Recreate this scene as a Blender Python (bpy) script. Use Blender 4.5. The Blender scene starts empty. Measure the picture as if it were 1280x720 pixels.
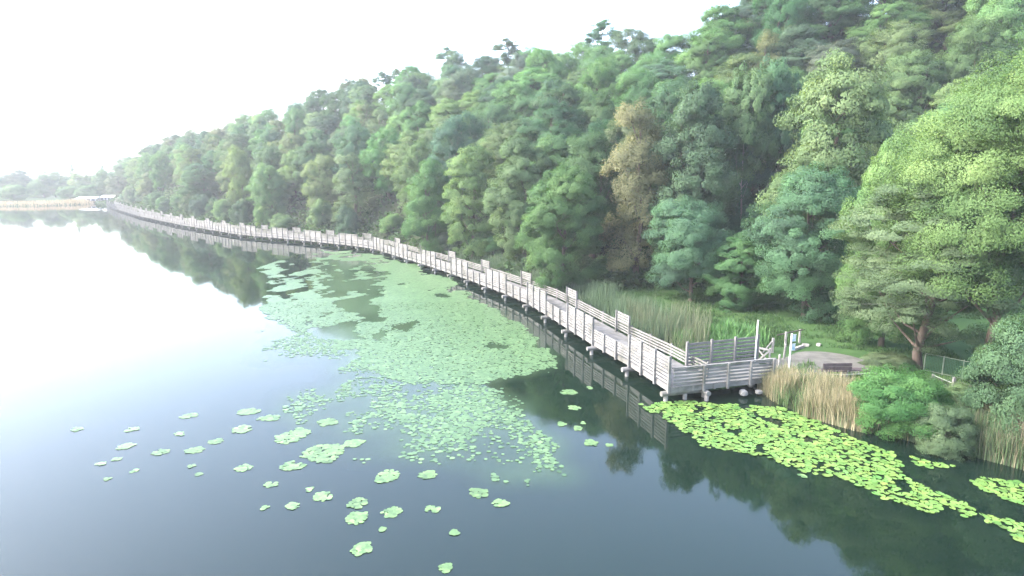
import bpy, math, random
import numpy as np
from mathutils import Vector

RNG = np.random.default_rng(11)
random.seed(5)
scene = bpy.context.scene
C = scene.collection

# ------------------------------------------------------------------ camera model
FPX, CAMZ = 790.0, 10.0                       # focal length in photo pixels (1280 wide), drone height above the water
PITCH = math.atan((360 - 220) / FPX)
CP, SP = math.cos(PITCH), math.sin(PITCH)


def at(px, py, z=0.0):
    """point of the plane at height z seen at a photo pixel"""
    u, v = (px - 640) / FPX, (360 - py) / FPX
    t = (z - CAMZ) / (-SP + v * CP)
    return np.array([u * t, (CP + v * SP) * t])


def at_depth(px, py, y):
    """point at forward distance y on the ray of a photo pixel -> x, z"""
    u, v = (px - 640) / FPX, (360 - py) / FPX
    t = y / (CP + v * SP)
    return u * t, CAMZ + (-SP + v * CP) * t


def to_px(x, y, z):
    fw = y * CP - (z - CAMZ) * SP
    up = y * SP + (z - CAMZ) * CP
    return 640 + FPX * x / fw, 360 - FPX * up / fw


# ------------------------------------------------------------------ object helpers
def tag(o, label=None, cat=None, group=None, kind=None):
    if label: o['label'] = label
    if cat: o['category'] = cat
    if group: o['group'] = group
    if kind: o['kind'] = kind
    return o


def empty(name, loc=(0, 0, 0), rz=0.0):
    o = bpy.data.objects.new(name, None)
    o.empty_display_size = 0.2
    C.objects.link(o)
    o.location = loc
    o.rotation_euler = (0, 0, rz)
    return o


def link_mesh(name, me, parent=None):
    o = bpy.data.objects.new(name, me)
    C.objects.link(o)
    if parent is not None: o.parent = parent
    return o


def mesh_arrays(name, verts, faces, mat=None, tint=None, smooth=False, normals=None):
    """verts (N,3); faces (M,k) all of one size; tint = one float per vertex"""
    verts = np.asarray(verts, dtype=np.float32)
    faces = np.asarray(faces, dtype=np.int32)
    m, k = faces.shape
    me = bpy.data.meshes.new(name)
    me.vertices.add(len(verts))
    me.vertices.foreach_set('co', verts.ravel())
    me.loops.add(m * k)
    me.loops.foreach_set('vertex_index', faces.ravel())
    me.polygons.add(m)
    me.polygons.foreach_set('loop_start', np.arange(0, m * k, k, dtype=np.int32))
    if smooth:
        me.polygons.foreach_set('use_smooth', np.ones(m, dtype=bool))
    if tint is not None:
        a = me.attributes.new('tint', 'FLOAT', 'POINT')
        a.data.foreach_set('value', np.asarray(tint, dtype=np.float32))
    if normals is not None:                     # soft crown shading: leaves share the rounding of their clump
        a = me.attributes.new('custom_normal', 'FLOAT_VECTOR', 'POINT')
        a.data.foreach_set('vector', np.asarray(normals, dtype=np.float32).ravel())
    me.update(calc_edges=True)
    if mat: me.materials.append(mat)
    return me


class MB:
    """collects boxes, bars, tubes and discs into one mesh"""

    def __init__(self): self.v, self.f = [], []

    def box(self, c, s, ax=None):
        """centre, full sizes, optional 3 axes"""
        c = Vector(c)
        ax = ax or (Vector((1, 0, 0)), Vector((0, 1, 0)), Vector((0, 0, 1)))
        b = len(self.v)
        for sz in (-.5, .5):
            for sx, sy in ((-.5, -.5), (.5, -.5), (.5, .5), (-.5, .5)):
                self.v.append(c + ax[0] * (sx * s[0]) + ax[1] * (sy * s[1]) + ax[2] * (sz * s[2]))
        for q in ((3, 2, 1, 0), (4, 5, 6, 7), (0, 1, 5, 4), (1, 2, 6, 5), (2, 3, 7, 6), (3, 0, 4, 7)):
            self.f.append([b + i for i in q])

    def bar(self, p, q, w, h, up=(0, 0, 1)):
        """bar from p to q, w across, h along up"""
        p, q = Vector(p), Vector(q)
        d = q - p
        L = d.length
        d.normalize()
        s = d.cross(Vector(up))
        if s.length < 1e-4: s = d.cross(Vector((1, 0, 0)))
        s.normalize()
        u = s.cross(d)
        self.box((p + q) / 2, (L, w, h), (d, s, u))

    def tube(self, pts, radii, n=8, cap=True):
        pts = [Vector(p) for p in pts]
        b0 = len(self.v)
        m = len(pts)
        if not hasattr(radii, '__len__'): radii = [radii] * m
        for i, p in enumerate(pts):
            d = (pts[min(i + 1, m - 1)] - pts[max(i - 1, 0)]).normalized()
            s = d.cross(Vector((0.31, 0.95, 0.02)))
            if s.length < 1e-3: s = d.cross(Vector((1, 0, 0)))
            s.normalize()
            t = s.cross(d)
            for j in range(n):
                a = 2 * math.pi * j / n
                self.v.append(p + (s * math.cos(a) + t * math.sin(a)) * radii[i])
        for i in range(m - 1):
            for j in range(n):
                k = (j + 1) % n
                self.f.append([b0 + i * n + j, b0 + i * n + k, b0 + (i + 1) * n + k, b0 + (i + 1) * n + j])
        if cap:
            self.f.append([b0 + j for j in range(n)][::-1])
            self.f.append([b0 + (m - 1) * n + j for j in range(n)])

    def mesh(self, name, mat, smooth=False):
        me = bpy.data.meshes.new(name)
        me.from_pydata([tuple(v) for v in self.v], [], self.f)
        me.materials.append(mat)
        if smooth:
            for p in me.polygons: p.use_smooth = True
        me.update()
        return me

    def build(self, name, mat, parent=None, smooth=False):
        return link_mesh(name, self.mesh(name, mat, smooth), parent)


# ------------------------------------------------------------------ materials
def new_mat(name):
    m = bpy.data.materials.new(name)
    m.use_nodes = True
    nt = m.node_tree
    nt.nodes.clear()
    out = nt.nodes.new('ShaderNodeOutputMaterial')
    return m, nt, out


def N(nt, t, **kw):
    n = nt.nodes.new(t)
    for k, v in kw.items():
        if k in n.inputs: n.inputs[k].default_value = v
        else: setattr(n, k, v)
    return n


def noise_node(nt, scale, detail=4, rough=.55, coord='Object', stretch=None):
    tc = nt.nodes.new('ShaderNodeTexCoord')
    n = nt.nodes.new('ShaderNodeTexNoise')
    n.inputs['Scale'].default_value = scale
    n.inputs['Detail'].default_value = detail
    n.inputs['Roughness'].default_value = rough
    if stretch:
        mp = nt.nodes.new('ShaderNodeMapping')
        mp.inputs['Scale'].default_value = stretch
        nt.links.new(tc.outputs[coord], mp.inputs['Vector'])
        nt.links.new(mp.outputs[0], n.inputs['Vector'])
    else:
        nt.links.new(tc.outputs[coord], n.inputs['Vector'])
    return n


def ramp(nt, fac, stops):
    r = nt.nodes.new('ShaderNodeValToRGB')
    e = r.color_ramp.elements
    while len(e) < len(stops): e.new(0.5)
    for el, (p, c) in zip(e, stops):
        el.position = p
        el.color = (*c, 1)
    nt.links.new(fac, r.inputs[0])
    return r


def mix_col(nt, a, b, fac, mode='MIX'):
    m = nt.nodes.new('ShaderNodeMix')
    m.data_type = 'RGBA'
    m.blend_type = mode
    for s, v in ((m.inputs[6], a), (m.inputs[7], b), (m.inputs[0], fac)):
        if hasattr(v, 'is_output'): nt.links.new(v, s)
        elif isinstance(v, (int, float)): s.default_value = v
        else: s.default_value = (*v, 1)
    return m.outputs[2]


def simple_mat(name, stops, scale, rough=.8, stretch=None, bump=0.0, detail=5, spec=.3, stain=False):
    m, nt, out = new_mat(name)
    n = noise_node(nt, scale, detail, .6, 'Object', stretch)
    r = ramp(nt, n.outputs['Fac'], stops)
    p = N(nt, 'ShaderNodeBsdfPrincipled', Roughness=rough)
    p.inputs['Specular IOR Level'].default_value = spec
    nt.links.new(r.outputs[0], p.inputs['Base Color'])
    if stain:
        n3 = noise_node(nt, .9, 4, .6)
        r3 = ramp(nt, n3.outputs['Fac'], [(.32, (.55, .56, .50)), (.52, (1, 1, 1))])
        nt.links.new(mix_col(nt, r.outputs[0], r3.outputs[0], 1.0, 'MULTIPLY'), p.inputs['Base Color'])
    if bump:
        b = N(nt, 'ShaderNodeBump', Strength=bump, Distance=.05)
        nt.links.new(n.outputs['Fac'], b.inputs['Height'])
        nt.links.new(b.outputs[0], p.inputs['Normal'])
    nt.links.new(p.outputs[0], out.inputs[0])
    return m


def leaf_mat(name, rough=.65, trans=.45, spread=.42, fixed=None, spec=.15):
    """object colour varied leaf by leaf through the 'tint' attribute"""
    m, nt, out = new_mat(name)
    if fixed == 'attr':
        col = N(nt, 'ShaderNodeAttribute', attribute_name='leaf_colour').outputs['Color']
    elif fixed is None:
        oi = nt.nodes.new('ShaderNodeObjectInfo')
        col = oi.outputs['Color']
    else:
        rgb = nt.nodes.new('ShaderNodeRGB')
        rgb.outputs[0].default_value = (*fixed, 1)
        col = rgb.outputs[0]
    at_ = N(nt, 'ShaderNodeAttribute', attribute_name='tint')
    hs = nt.nodes.new('ShaderNodeHueSaturation')
    mr = N(nt, 'ShaderNodeMapRange')
    for k, v in (('From Min', -1), ('From Max', 1), ('To Min', .525), ('To Max', .475)): mr.inputs[k].default_value = v
    mv = N(nt, 'ShaderNodeMapRange')
    for k, v in (('From Min', -1), ('From Max', 1), ('To Min', 1 - spread), ('To Max', 1 + spread)): mv.inputs[k].default_value = v
    nt.links.new(at_.outputs['Fac'], mr.inputs[0])
    nt.links.new(at_.outputs['Fac'], mv.inputs[0])
    nt.links.new(mr.outputs[0], hs.inputs['Hue'])
    nt.links.new(mv.outputs[0], hs.inputs['Value'])
    nt.links.new(col, hs.inputs['Color'])
    p = N(nt, 'ShaderNodeBsdfPrincipled', Roughness=rough)
    p.inputs['Specular IOR Level'].default_value = spec
    nt.links.new(hs.outputs[0], p.inputs['Base Color'])
    tr = nt.nodes.new('ShaderNodeBsdfTranslucent')
    tc = mix_col(nt, hs.outputs[0], (1.0, 1.0, .55), 1.0, 'MULTIPLY')
    nt.links.new(tc, tr.inputs['Color'])
    mx = N(nt, 'ShaderNodeMixShader', Fac=trans)
    nt.links.new(p.outputs[0], mx.inputs[1])
    nt.links.new(tr.outputs[0], mx.inputs[2])
    nt.links.new(mx.outputs[0], out.inputs[0])
    return m


M = {}
M['wood'] = simple_mat('weathered_wood', [(.25, (0.104, 0.102, 0.101)), (.5, (0.148, 0.146, 0.144)), (.8, (0.203, 0.200, 0.198))], 2.2, .8, (1, 1, 3.0), .15, stain=True)
M['deck'] = simple_mat('deck_boards', [(.25, (0.093, 0.092, 0.091)), (.55, (0.132, 0.130, 0.129)), (.8, (0.170, 0.167, 0.166))], 3.0, .85, None, .1, stain=True)
M['grey_wood'] = simple_mat('grey_wood', [(.25, (0.090, 0.089, 0.088)), (.55, (0.135, 0.133, 0.132)), (.8, (0.188, 0.185, 0.183))], 3.0, .85, (1, 1, 4.0), .15)
M['pile'] = simple_mat('pile_wood', [(.3, (0.151, 0.142, 0.138)), (.7, (0.285, 0.275, 0.271))], 4.0, .8)
M['dark_wood'] = simple_mat('dark_wood', [(.3, (0.036, 0.028, 0.030)), (.7, (0.080, 0.064, 0.068))], 5.0, .7)
M['white_paint'] = simple_mat('white_paint', [(.3, (0.477, 0.506, 0.506)), (.7, (0.592, 0.614, 0.607))], 5.0, .5)
M['blue_plate'] = simple_mat('notice_plate', [(.42, (0.262, 0.390, 0.495)), (.55, (0.540, 0.600, 0.630))], 6.0, .4, None, 0, 2)
M['bark'] = simple_mat('bark', [(.3, (0.044, 0.034, 0.028)), (.6, (0.096, 0.074, 0.060)), (.85, (0.168, 0.136, 0.112))], 3.5, .9, (1, 1, .25), .5)
M['pale_bark'] = simple_mat('pale_bark', [(.3, (0.140, 0.119, 0.105)), (.7, (0.294, 0.266, 0.238))], 3.5, .9, (1, 1, .25), .3)
M['stone'] = simple_mat('pale_stone', [(.3, (0.134, 0.134, 0.130)), (.7, (0.232, 0.232, 0.230))], 4.0, .85, None, .3)
M['gravel'] = simple_mat('grey_gravel', [(.3, (.050, .052, .046)), (.5, (.078, .077, .072)), (.72, (.110, .107, .100))], 1.6, .95, None, .3, 9)
M['fence_paint'] = simple_mat('fence_paint', [(.3, (.09, .12, .09)), (.7, (.15, .18, .14))], 5.0, .6)
M['metal_wire'] = simple_mat('wire', [(.3, (.12, .13, .12)), (.7, (.20, .22, .2))], 5.0, .5)
M['green_mesh'] = simple_mat('green_netting', [(.3, (.02, .06, .035)), (.7, (.03, .09, .05))], 5.0, .7)
M['leaf'] = leaf_mat('leaf')
M['leaf_mixed'] = leaf_mat('leaf_mixed', fixed='attr')
M['blade'] = leaf_mat('reed_blade', .6, .25, .5)
M['pad'] = leaf_mat('lily_pad_leaf', .42, .08, .28)
M['film'] = leaf_mat('pondweed_leaf', .33, .05, .60, spec=.35)
M['roof'] = simple_mat('pale_roof', [(.3, (0.400, 0.448, 0.528)), (.7, (0.528, 0.560, 0.608))], 1.0, .5)
M['wall'] = simple_mat('pale_wall', [(.3, (0.336, 0.344, 0.368)), (.7, (0.440, 0.440, 0.456))], 1.0, .7)
M['dark_open'] = simple_mat('dark_opening', [(.3, (.03, .035, .05)), (.7, (.05, .06, .07))], 1.0, .5)

# water: dark murky body under a smooth reflecting surface
m, nt, out = new_mat('lake_water')
p = N(nt, 'ShaderNodeBsdfPrincipled', Roughness=.035, IOR=1.42)
n0 = noise_node(nt, .05, 3)
r0 = ramp(nt, n0.outputs['Fac'], [(.3, (.003, .0085, .006)), (.7, (.0045, .012, .0075))])
nt.links.new(r0.outputs[0], p.inputs['Base Color'])
n1 = noise_node(nt, 1.1, 3, .5, 'Object', (1, .6, 1))
n2 = noise_node(nt, .06, 3, .5, 'Object', (.5, 1.6, 1))
wp = N(nt, 'ShaderNodeMapRange')
for k_, v_ in (('From Min', .42), ('From Max', .66), ('To Min', .02), ('To Max', .085)): wp.inputs[k_].default_value = v_
nt.links.new(n2.outputs['Fac'], wp.inputs[0])
b = N(nt, 'ShaderNodeBump', Distance=.03)
nt.links.new(wp.outputs[0], b.inputs['Strength'])
nt.links.new(n1.outputs['Fac'], b.inputs['Height'])
nt.links.new(b.outputs[0], p.inputs['Normal'])
nt.links.new(p.outputs[0], out.inputs[0])
M['water'] = m

# ground: forest floor / lawn by the 'tint' cover attribute
m, nt, out = new_mat('ground_cover')
a_ = N(nt, 'ShaderNodeAttribute', attribute_name='tint')
g1 = noise_node(nt, .35, 6, .65)
g2 = noise_node(nt, 2.5, 6, .7)
lawn = ramp(nt, g1.outputs['Fac'], [(.3, (.022, .050, .018)), (.55, (.033, .069, .022)), (.75, (.050, .080, .030))])
floor_ = ramp(nt, g2.outputs['Fac'], [(.3, (.010, .014, .008)), (.55, (.018, .024, .012)), (.8, (.03, .032, .018))])
col = mix_col(nt, floor_.outputs[0], lawn.outputs[0], a_.outputs['Fac'])
p = N(nt, 'ShaderNodeBsdfPrincipled', Roughness=.95)
p.inputs['Specular IOR Level'].default_value = .1
b = N(nt, 'ShaderNodeBump', Strength=.4, Distance=.08)
nt.links.new(g2.outputs['Fac'], b.inputs['Height'])
nt.links.new(b.outputs[0], p.inputs['Normal'])
nt.links.new(col, p.inputs['Base Color'])
nt.links.new(p.outputs[0], out.inputs[0])
M['ground'] = m

# ------------------------------------------------------------------ boardwalk line (lake-side edge)
WIDTH = 2.3
lake_px = [(838, 490), (791, 459), (750, 436), (720, 417), (690, 397), (655, 376), (625, 364), (580, 347), (540, 333), (462, 309), (410, 303.5), (367, 299), (300, 293), (225, 280.5), (175, 270), (147, 261.5), (133, 255.5)]
LINE = [at(x, y, .55) for x, y in lake_px]
LINE = np.array(LINE)


def resample(line, step):
    seg = np.linalg.norm(np.diff(line, axis=0), axis=1)
    cum = np.concatenate([[0], np.cumsum(seg)])
    n = int(round(cum[-1] / step))
    s = np.linspace(0, cum[-1], n + 1)
    return np.stack([np.interp(s, cum, line[:, 0]), np.interp(s, cum, line[:, 1])], 1)


NODES = resample(LINE, 4.15)
TAN = np.gradient(NODES, axis=0)
TAN /= np.linalg.norm(TAN, axis=1)[:, None]
NRM = np.stack([TAN[:, 1], -TAN[:, 0]], 1)          # towards the land

# ------------------------------------------------------------------ terrain
shore_back = NODES + NRM * 3.4
SHORE = [(60, -220), (44, -25), (30.8, 2.7), (23.7, 12.8), (19.5, 18.5), (17.5, 20.8), (15.6, 22.8), (13.7, 24.0), (12.4, 25.6), (11.7, 27.4), (11.5, 29.1), (11.0, 31.3), (9.8, 33.7)]
SHORE += [tuple(p) for p in shore_back[3:-1]]
SHORE += [tuple(at(128, 253.5, 0)), tuple(at(100, 256, 0)), tuple(at(50, 257.5, 0)), tuple(at(0, 258, 0)), tuple(at(-150, 259, 0)), (-420, 225), (-3300, 260)]
POLY = np.array(SHORE + [(-3300, 3300), (3300, 3300), (3300, -220)], dtype=float)
SH = np.array(SHORE, dtype=float)


def shore_dist(x, y):
    """signed distance to the shoreline, positive on land"""
    P = np.stack([np.ravel(x), np.ravel(y)], 1)
    best = np.full(len(P), 1e18)
    for a, b in zip(SH[:-1], SH[1:]):
        d = b - a
        t = np.clip(((P - a) @ d) / (d @ d), 0, 1)
        q = P - (a + t[:, None] * d)
        best = np.minimum(best, (q ** 2).sum(1))
    ins = np.zeros(len(P), bool)
    for (x1, y1), (x2, y2) in zip(POLY, np.roll(POLY, -1, 0)):
        c = (y1 > P[:, 1]) != (y2 > P[:, 1])
        xi = (x2 - x1) * (P[:, 1] - y1) / (y2 - y1 + 1e-12) + x1
        ins ^= c & (P[:, 0] < xi)
    return (np.sqrt(best) * np.where(ins, 1, -1)).reshape(np.shape(x))


HP = np.array([60, 140, 165, 200, 260, 300, 340, 380, 420, 480, 560, 640, 690, 760, 850, 950, 1020, 1280, 1700], float)
HS = np.array([222, 214, 194, 178, 163, 150, 140, 126, 108, 92, 73, 57, 46, 47, 24, -34, -70, -110, -110], float)   # skyline
H0 = np.array([215, 197, 152, 132, 112, 103, 97, 93, 89, 80, 65, 54, 51, 50, 50, 51, 50, 43, 36], float)        # toe of the slope
H1 = np.array([255, 250, 240, 222, 198, 182, 172, 166, 160, 150, 134, 118, 110, 98, 84, 80, 78, 76, 70], float)    # crest
HT = 9.3                                                                                   # trees on the crest


def hill(x, y):
    x, y = np.asarray(x, float), np.asarray(y, float)
    yy = np.maximum(y, 1.0)
    px = np.where(y > 1, 640 + FPX * x / (yy * CP), 1700)
    px = np.clip(px, 60, 1700)
    sky, d0, d1 = np.interp(px, HP, HS), np.interp(px, HP, H0), np.interp(px, HP, H1)
    v = (360 - sky) / FPX
    zc = np.maximum(CAMZ + (-SP + v * CP) / (CP + v * SP) * d1 - HT, 0)
    r = np.where(y > 1, y, np.hypot(x, y) * .3)
    t = (r - d0) / (d1 - d0)
    tc = np.clip(t, 0, 1)
    prof = np.where(tc < .12, tc * tc / .24, tc - .06) / .94
    over = np.clip((t - 1) * (d1 - d0), 0, 400)
    fade = 1 - np.clip((x - 160) / 400, 0, .7)
    return zc * prof * np.maximum(1 - over / 160, .05) * fade


def wob(x, y):
    return .6 * np.sin(x * .11 + 1.3) * np.cos(y * .09) + .35 * np.sin(x * .27 + y * .21)


def ground_z(x, y):
    s = shore_dist(x, y)
    z = np.where(s < 0, np.maximum(-1.8, s * .45), .78 * (1 - np.exp(-np.maximum(s, 0) / 1.3)) + .004 * np.clip(s, 0, 60))
    h = hill(x, y) * np.clip(s / 6, 0, 1)
    return z + h + np.where(s > 8, wob(x, y) * np.clip((h - 1) / 6, 0, 1), 0)


def axis(lo, hi, fine, mid):
    a = [*np.arange(fine[0], fine[1], .9)]
    l = [*np.arange(mid[0], fine[0], 4.0)]
    r = [*np.arange(fine[1], mid[1], 4.0)]
    far_l, far_r, d, p = [], [], 8.0, mid[0]
    while p > lo:
        p -= d; d *= 1.35; far_l.append(max(p, lo))
    d, p = 8.0, r[-1]
    while p < hi:
        p += d; d *= 1.35; far_r.append(min(p, hi))
    return np.array(sorted(far_l) + l + a + r + far_r)


gx = axis(-3000, 3000, (-12, 36), (-240, 160))
gy = axis(-300, 3000, (12, 66), (-20, 300))
X, Y = np.meshgrid(gx, gy)
Z = ground_z(X, Y)
S = shore_dist(X, Y)
nx, ny = len(gx), len(gy)
idx = np.arange(nx * ny).reshape(ny, nx)
quads = np.stack([idx[:-1, :-1], idx[:-1, 1:], idx[1:, 1:], idx[1:, :-1]], -1).reshape(-1, 4)
px_, _ = to_px(X, np.maximum(Y, 1), Z)
cover = np.clip(1.2 - hill(X, Y) / 1.0, 0, 1) * np.clip((X - 6.5) / 2, 0, 1) * (Y < 58) * (Y > 17)
cover = cover * np.clip((S - 1.2) / 1.5, 0, 1)
cover = np.where(X < -150, .5, cover)
me = mesh_arrays('ground', np.stack([X, Y, Z], -1).reshape(-1, 3), quads, M['ground'], cover.ravel(), True)
tag(link_mesh('ground', me), kind='structure')

# lake
wv = [(-3000, -300, 0), (3000, -300, 0), (3000, 1500, 0), (-3000, 1500, 0)]
tag(link_mesh('water', mesh_arrays('water', wv, [[0, 1, 2, 3]], M['water'])), kind='structure')

# distant hills beyond the far shore
hv, hf = [], []
xs = np.linspace(-2600, 1200, 60)
hh = 55 * np.exp(-((xs + 1500) / 330) ** 2) + 20 * np.exp(-((xs + 2200) / 300) ** 2) + 14 + 4 * np.sin(xs * .012)
for i, (x, h) in enumerate(zip(xs, hh)):
    for y, z in ((1900, 0), (2120, h * .7), (2300, h), (2700, h * .5)): hv.append((x, y, z))
for i in range(len(xs) - 1):
    for j in range(3): hf.append([i * 4 + j, (i + 1) * 4 + j, (i + 1) * 4 + j + 1, i * 4 + j + 1])
M['far_hill'] = simple_mat('far_hill_woods', [(.3, (.035, .06, .04)), (.7, (.06, .09, .05))], .02, .95)
tag(link_mesh('hills', mesh_arrays('hills', hv, hf, M['far_hill'], None, True)), kind='structure')


# ------------------------------------------------------------------ boardwalk
def V3(p, z): return Vector((float(p[0]), float(p[1]), z))


Z_BEAM, Z_DECK, Z_LOW, Z_TALL = .50, .76, 1.50, 2.12
POST = .095
boardwalk = empty('boardwalk', (NODES[0][0], NODES[0][1], 0))
tag(boardwalk, 'long weathered grey timber boardwalk on piles curving along the wooded shore', 'boardwalk')
OFF = Vector((-NODES[0][0], -NODES[0][1], 0))          # children are kept in the boardwalk's own coordinates


def rebase(mb):
    mb.v = [v + OFF for v in mb.v]
    return mb


def bw(mb, name, mat, parent=boardwalk, **kw):
    return rebase(mb).build(name, mat, parent, **kw)


NSP = len(NODES) - 1
DETAIL = 32
deck, beams = MB(), MB()


def edge(k, off):
    return NODES[k] + NRM[k] * off


for k in range(NSP):
    L = np.linalg.norm(NODES[k + 1] - NODES[k])
    npl = int(L / .15)
    for i in range(npl):
        t = (i + .5) / npl
        a = edge(k, 0) * (1 - t) + edge(k + 1, 0) * t
        b_ = edge(k, WIDTH) * (1 - t) + edge(k + 1, WIDTH) * t
        j = .004 * random.random()
        wdt = np.linalg.norm(edge(k + 1, 0) - edge(k, 0)) / npl
        deck.bar(V3(a, Z_DECK - .02 + j), V3(b_, Z_DECK - .02 + j), wdt - .008, .04)
    for off in (.06, WIDTH * .5, WIDTH - .06):
        beams.bar(V3(edge(k, off), Z_BEAM + .10), V3(edge(k + 1, off), Z_BEAM + .10), .09, .22)
# entrance walkway polygon: A lake corner, Cc outer end, Dd inner end, B inner corner
A = NODES[0]
B = at(855.6, 463, Z_DECK)
Cc = at(968, 470.5, Z_DECK)
Dd = at(945, 452, Z_DECK)
ent = Cc - A
ent_len = np.linalg.norm(ent)
ent_n = np.array([-ent[1], ent[0]]) / ent_len
npl = int(ent_len / .15)
for i in range(npl):
    t = (i + .5) / npl
    a, b_ = A * (1 - t) + Cc * t, B * (1 - t) + Dd * t
    j = .004 * random.random()
    deck.bar(V3(a, Z_DECK - .02 + j), V3(b_, Z_DECK - .02 + j), ent_len / npl * .94 - .006, .04)
# wedge between the corner and the first span
E1 = edge(0, WIDTH)
deck.v += [V3(A, Z_DECK - .035), V3(B, Z_DECK - .035), V3(E1, Z_DECK - .035)]
deck.f.append([len(deck.v) - 3, len(deck.v) - 2, len(deck.v) - 1])
for off, p, q in ((.06, A, Cc), (0, B, Dd)):
    s = V3(ent_n * off, 0)
    beams.bar(V3(p, Z_BEAM + .10) + s, V3(q, Z_BEAM + .10) + s, .09, .22)
bw(deck, 'deck', M['deck'])
bw(beams, 'edge_beam', M['wood'])


def slats(mb, p, q, n_out, z0, z1, n, th=.028, fill=.66):
    pitch = (z1 - z0) / n
    for i in range(n):
        z = z0 + pitch * (i + .5)
        o = V3(n_out * .012, 0)
        mb.bar(V3(p, z) + o, V3(q, z) + o, th, pitch * fill)


def post(mb, p, n_out, z0, z1, w=POST):
    c = V3(p + n_out * (.026 + w / 2), (z0 + z1) / 2)
    t = Vector((-n_out[1], n_out[0], 0))
    mb.box(c, (w, w, z1 - z0), (Vector((n_out[0], n_out[1], 0)), t, Vector((0, 0, 1))))


far_rail, far_caps = MB(), MB()
for k in range(NSP):
    det = k < DETAIL
    p, q = edge(k, 0), edge(k + 1, 0)
    no = -NRM[k] if k else -NRM[0]
    d = q - p
    no = -np.array([d[1], -d[0]]) / np.linalg.norm(d)
    tall = k % 2 == 0
    rm = MB() if det else far_rail
    if tall: slats(rm, p, q, no, Z_DECK + .06, Z_TALL, 8)
    else: slats(rm, p, q, no, Z_DECK + .06, Z_LOW, 5)
    rail = None
    if det:
        rail = bw(rm, 'lake_railing', M['wood'])
        rail['label'] = 'tall slatted railing panel' if tall else 'low slatted railing panel'
    ts = (0.012, 1 / 3, 2 / 3, .988) if tall else (1 / 3, 2 / 3)
    for t in ts:
        pm = MB() if det else far_rail
        post(pm, p * (1 - t) + q * t, no, Z_BEAM - .02, Z_TALL + (.05 if tall else 0) if tall else Z_LOW + .02)
        if det: bw(pm, 'railing_post', M['wood'], rail)
    # land side: low slats with slim posts, a short tall panel every second span
    p, q = edge(k, WIDTH), edge(k + 1, WIDTH)
    if k == 0: p = p * .8 + q * .2
    rm = MB() if det else far_rail
    slats(rm, p, q, -no, Z_DECK + .12, Z_LOW, 4, .03, .55)
    for t in (0.0, .5):
        post(rm, p * (1 - t) + q * t, -no, Z_BEAM, Z_LOW + .02, .08)
    if det: bw(rm, 'land_railing', M['wood'])
    if tall and k > 0:
        rm = MB() if det else far_rail
        q2 = p * .58 + q * .42
        slats(rm, p + no * .05, q2 + no * .05, no, Z_LOW - .05, Z_TALL - .05, 4, .035, .7)
        post(rm, p + no * .05, no, Z_DECK, Z_TALL - .03, .09)
        post(rm, q2 + no * .05, no, Z_DECK, Z_TALL - .03, .09)
        if det: bw(rm, 'screen_panel', M['wood'])
    # pile caps and piles
    cm = MB() if det else far_caps
    a, b_ = NODES[k] - NRM[k] * .42, NODES[k] + NRM[k] * (WIDTH + .15)
    if k == 0: a, b_ = A - ent / ent_len * .25 + ent_n * .35, A + ent / ent_len * 2.1 + ent_n * .35
    cm.tube([V3(a, .36), V3(b_, .36)], .125, 10)
    cap = bw(cm, 'pile_cap', M['wood']) if det else None
    for t in (.10, .52, .94):
        pm = MB() if det else far_caps
        c = a * (1 - t) + b_ * t
        pm.tube([V3(c, -1.6), V3(c, .30)], .10, 10)
        if det: bw(pm, 'pile', M['pile'], cap, smooth=False)
tag(bw(far_rail, 'far_railing', M['wood']), kind='stuff')
tag(bw(far_caps, 'far_piling', M['wood']), kind='stuff')

# railing of the entrance walkway, lake side
eno = -ent_n
erail = MB()
slats(erail, A + ent * .02, A + ent * .985, eno, Z_DECK + .05, Z_LOW + .10, 5, .028, .60)
erail.bar(V3(A + ent * .01, Z_LOW + .13), V3(A + ent, Z_LOW + .13), .12, .05)
er = bw(erail, 'entrance_railing', M['wood'])
for t in (.30, .53, .75, .975):
    pm = MB()
    post(pm, A + ent * t, eno, Z_BEAM - .05, Z_LOW + .14, .10)
    bw(pm, 'railing_post', M['wood'], er)
# tall slat screen on its far side
scr = MB()
ss = Dd - B
sno = np.array([ss[1], -ss[0]]) / np.linalg.norm(ss)
slats(scr, B, Dd, sno, Z_DECK + .10, Z_TALL, 7, .03, .62)
sc_ = bw(scr, 'entrance_screen', M['grey_wood'])
for t in (0.01, .34, .67, .99):
    pm = MB()
    post(pm, B + ss * t, sno, Z_BEAM, Z_TALL + .08, .11)
    bw(pm, 'screen_post', M['grey_wood'], sc_)
# short cap with piles and a cross beam under the entrance
cm = MB()
cm.tube([V3(A + ent * .33 - ent_n * .25, .36), V3(A + ent * .33 + ent_n * 2.4, .36)], .12, 10)
cap = bw(cm, 'pile_cap', M['wood'])
for q in (-.1, 2.1):
    pm = MB()
    c = A + ent * .33 + ent_n * q
    pm.tube([V3(c, -1.6), V3(c, .30)], .10, 10)
    bw(pm, 'pile', M['pile'], cap)


# ------------------------------------------------------------------ trees
def leaf_quads(c, nrm, size, rng):
    """diamond leaves at centres c with normals nrm"""
    n = len(c)
    nrm = nrm / (np.linalg.norm(nrm, axis=1)[:, None] + 1e-9)
    r = rng.normal(size=(n, 3))
    t = np.cross(nrm, r)
    t /= np.linalg.norm(t, axis=1)[:, None] + 1e-9
    b_ = np.cross(nrm, t)
    s = size[:, None]
    v = np.empty((n, 4, 3))
    v[:, 0] = c - t * s * .6
    v[:, 1] = c + b_ * s * .36 + nrm * s * .08
    v[:, 2] = c + t * s * .6 - nrm * s * .06
    v[:, 3] = c - b_ * s * .36 + nrm * s * .08
    f = np.arange(n * 4).reshape(n, 4)[:, ::-1]
    return v.reshape(-1, 3), f


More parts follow.
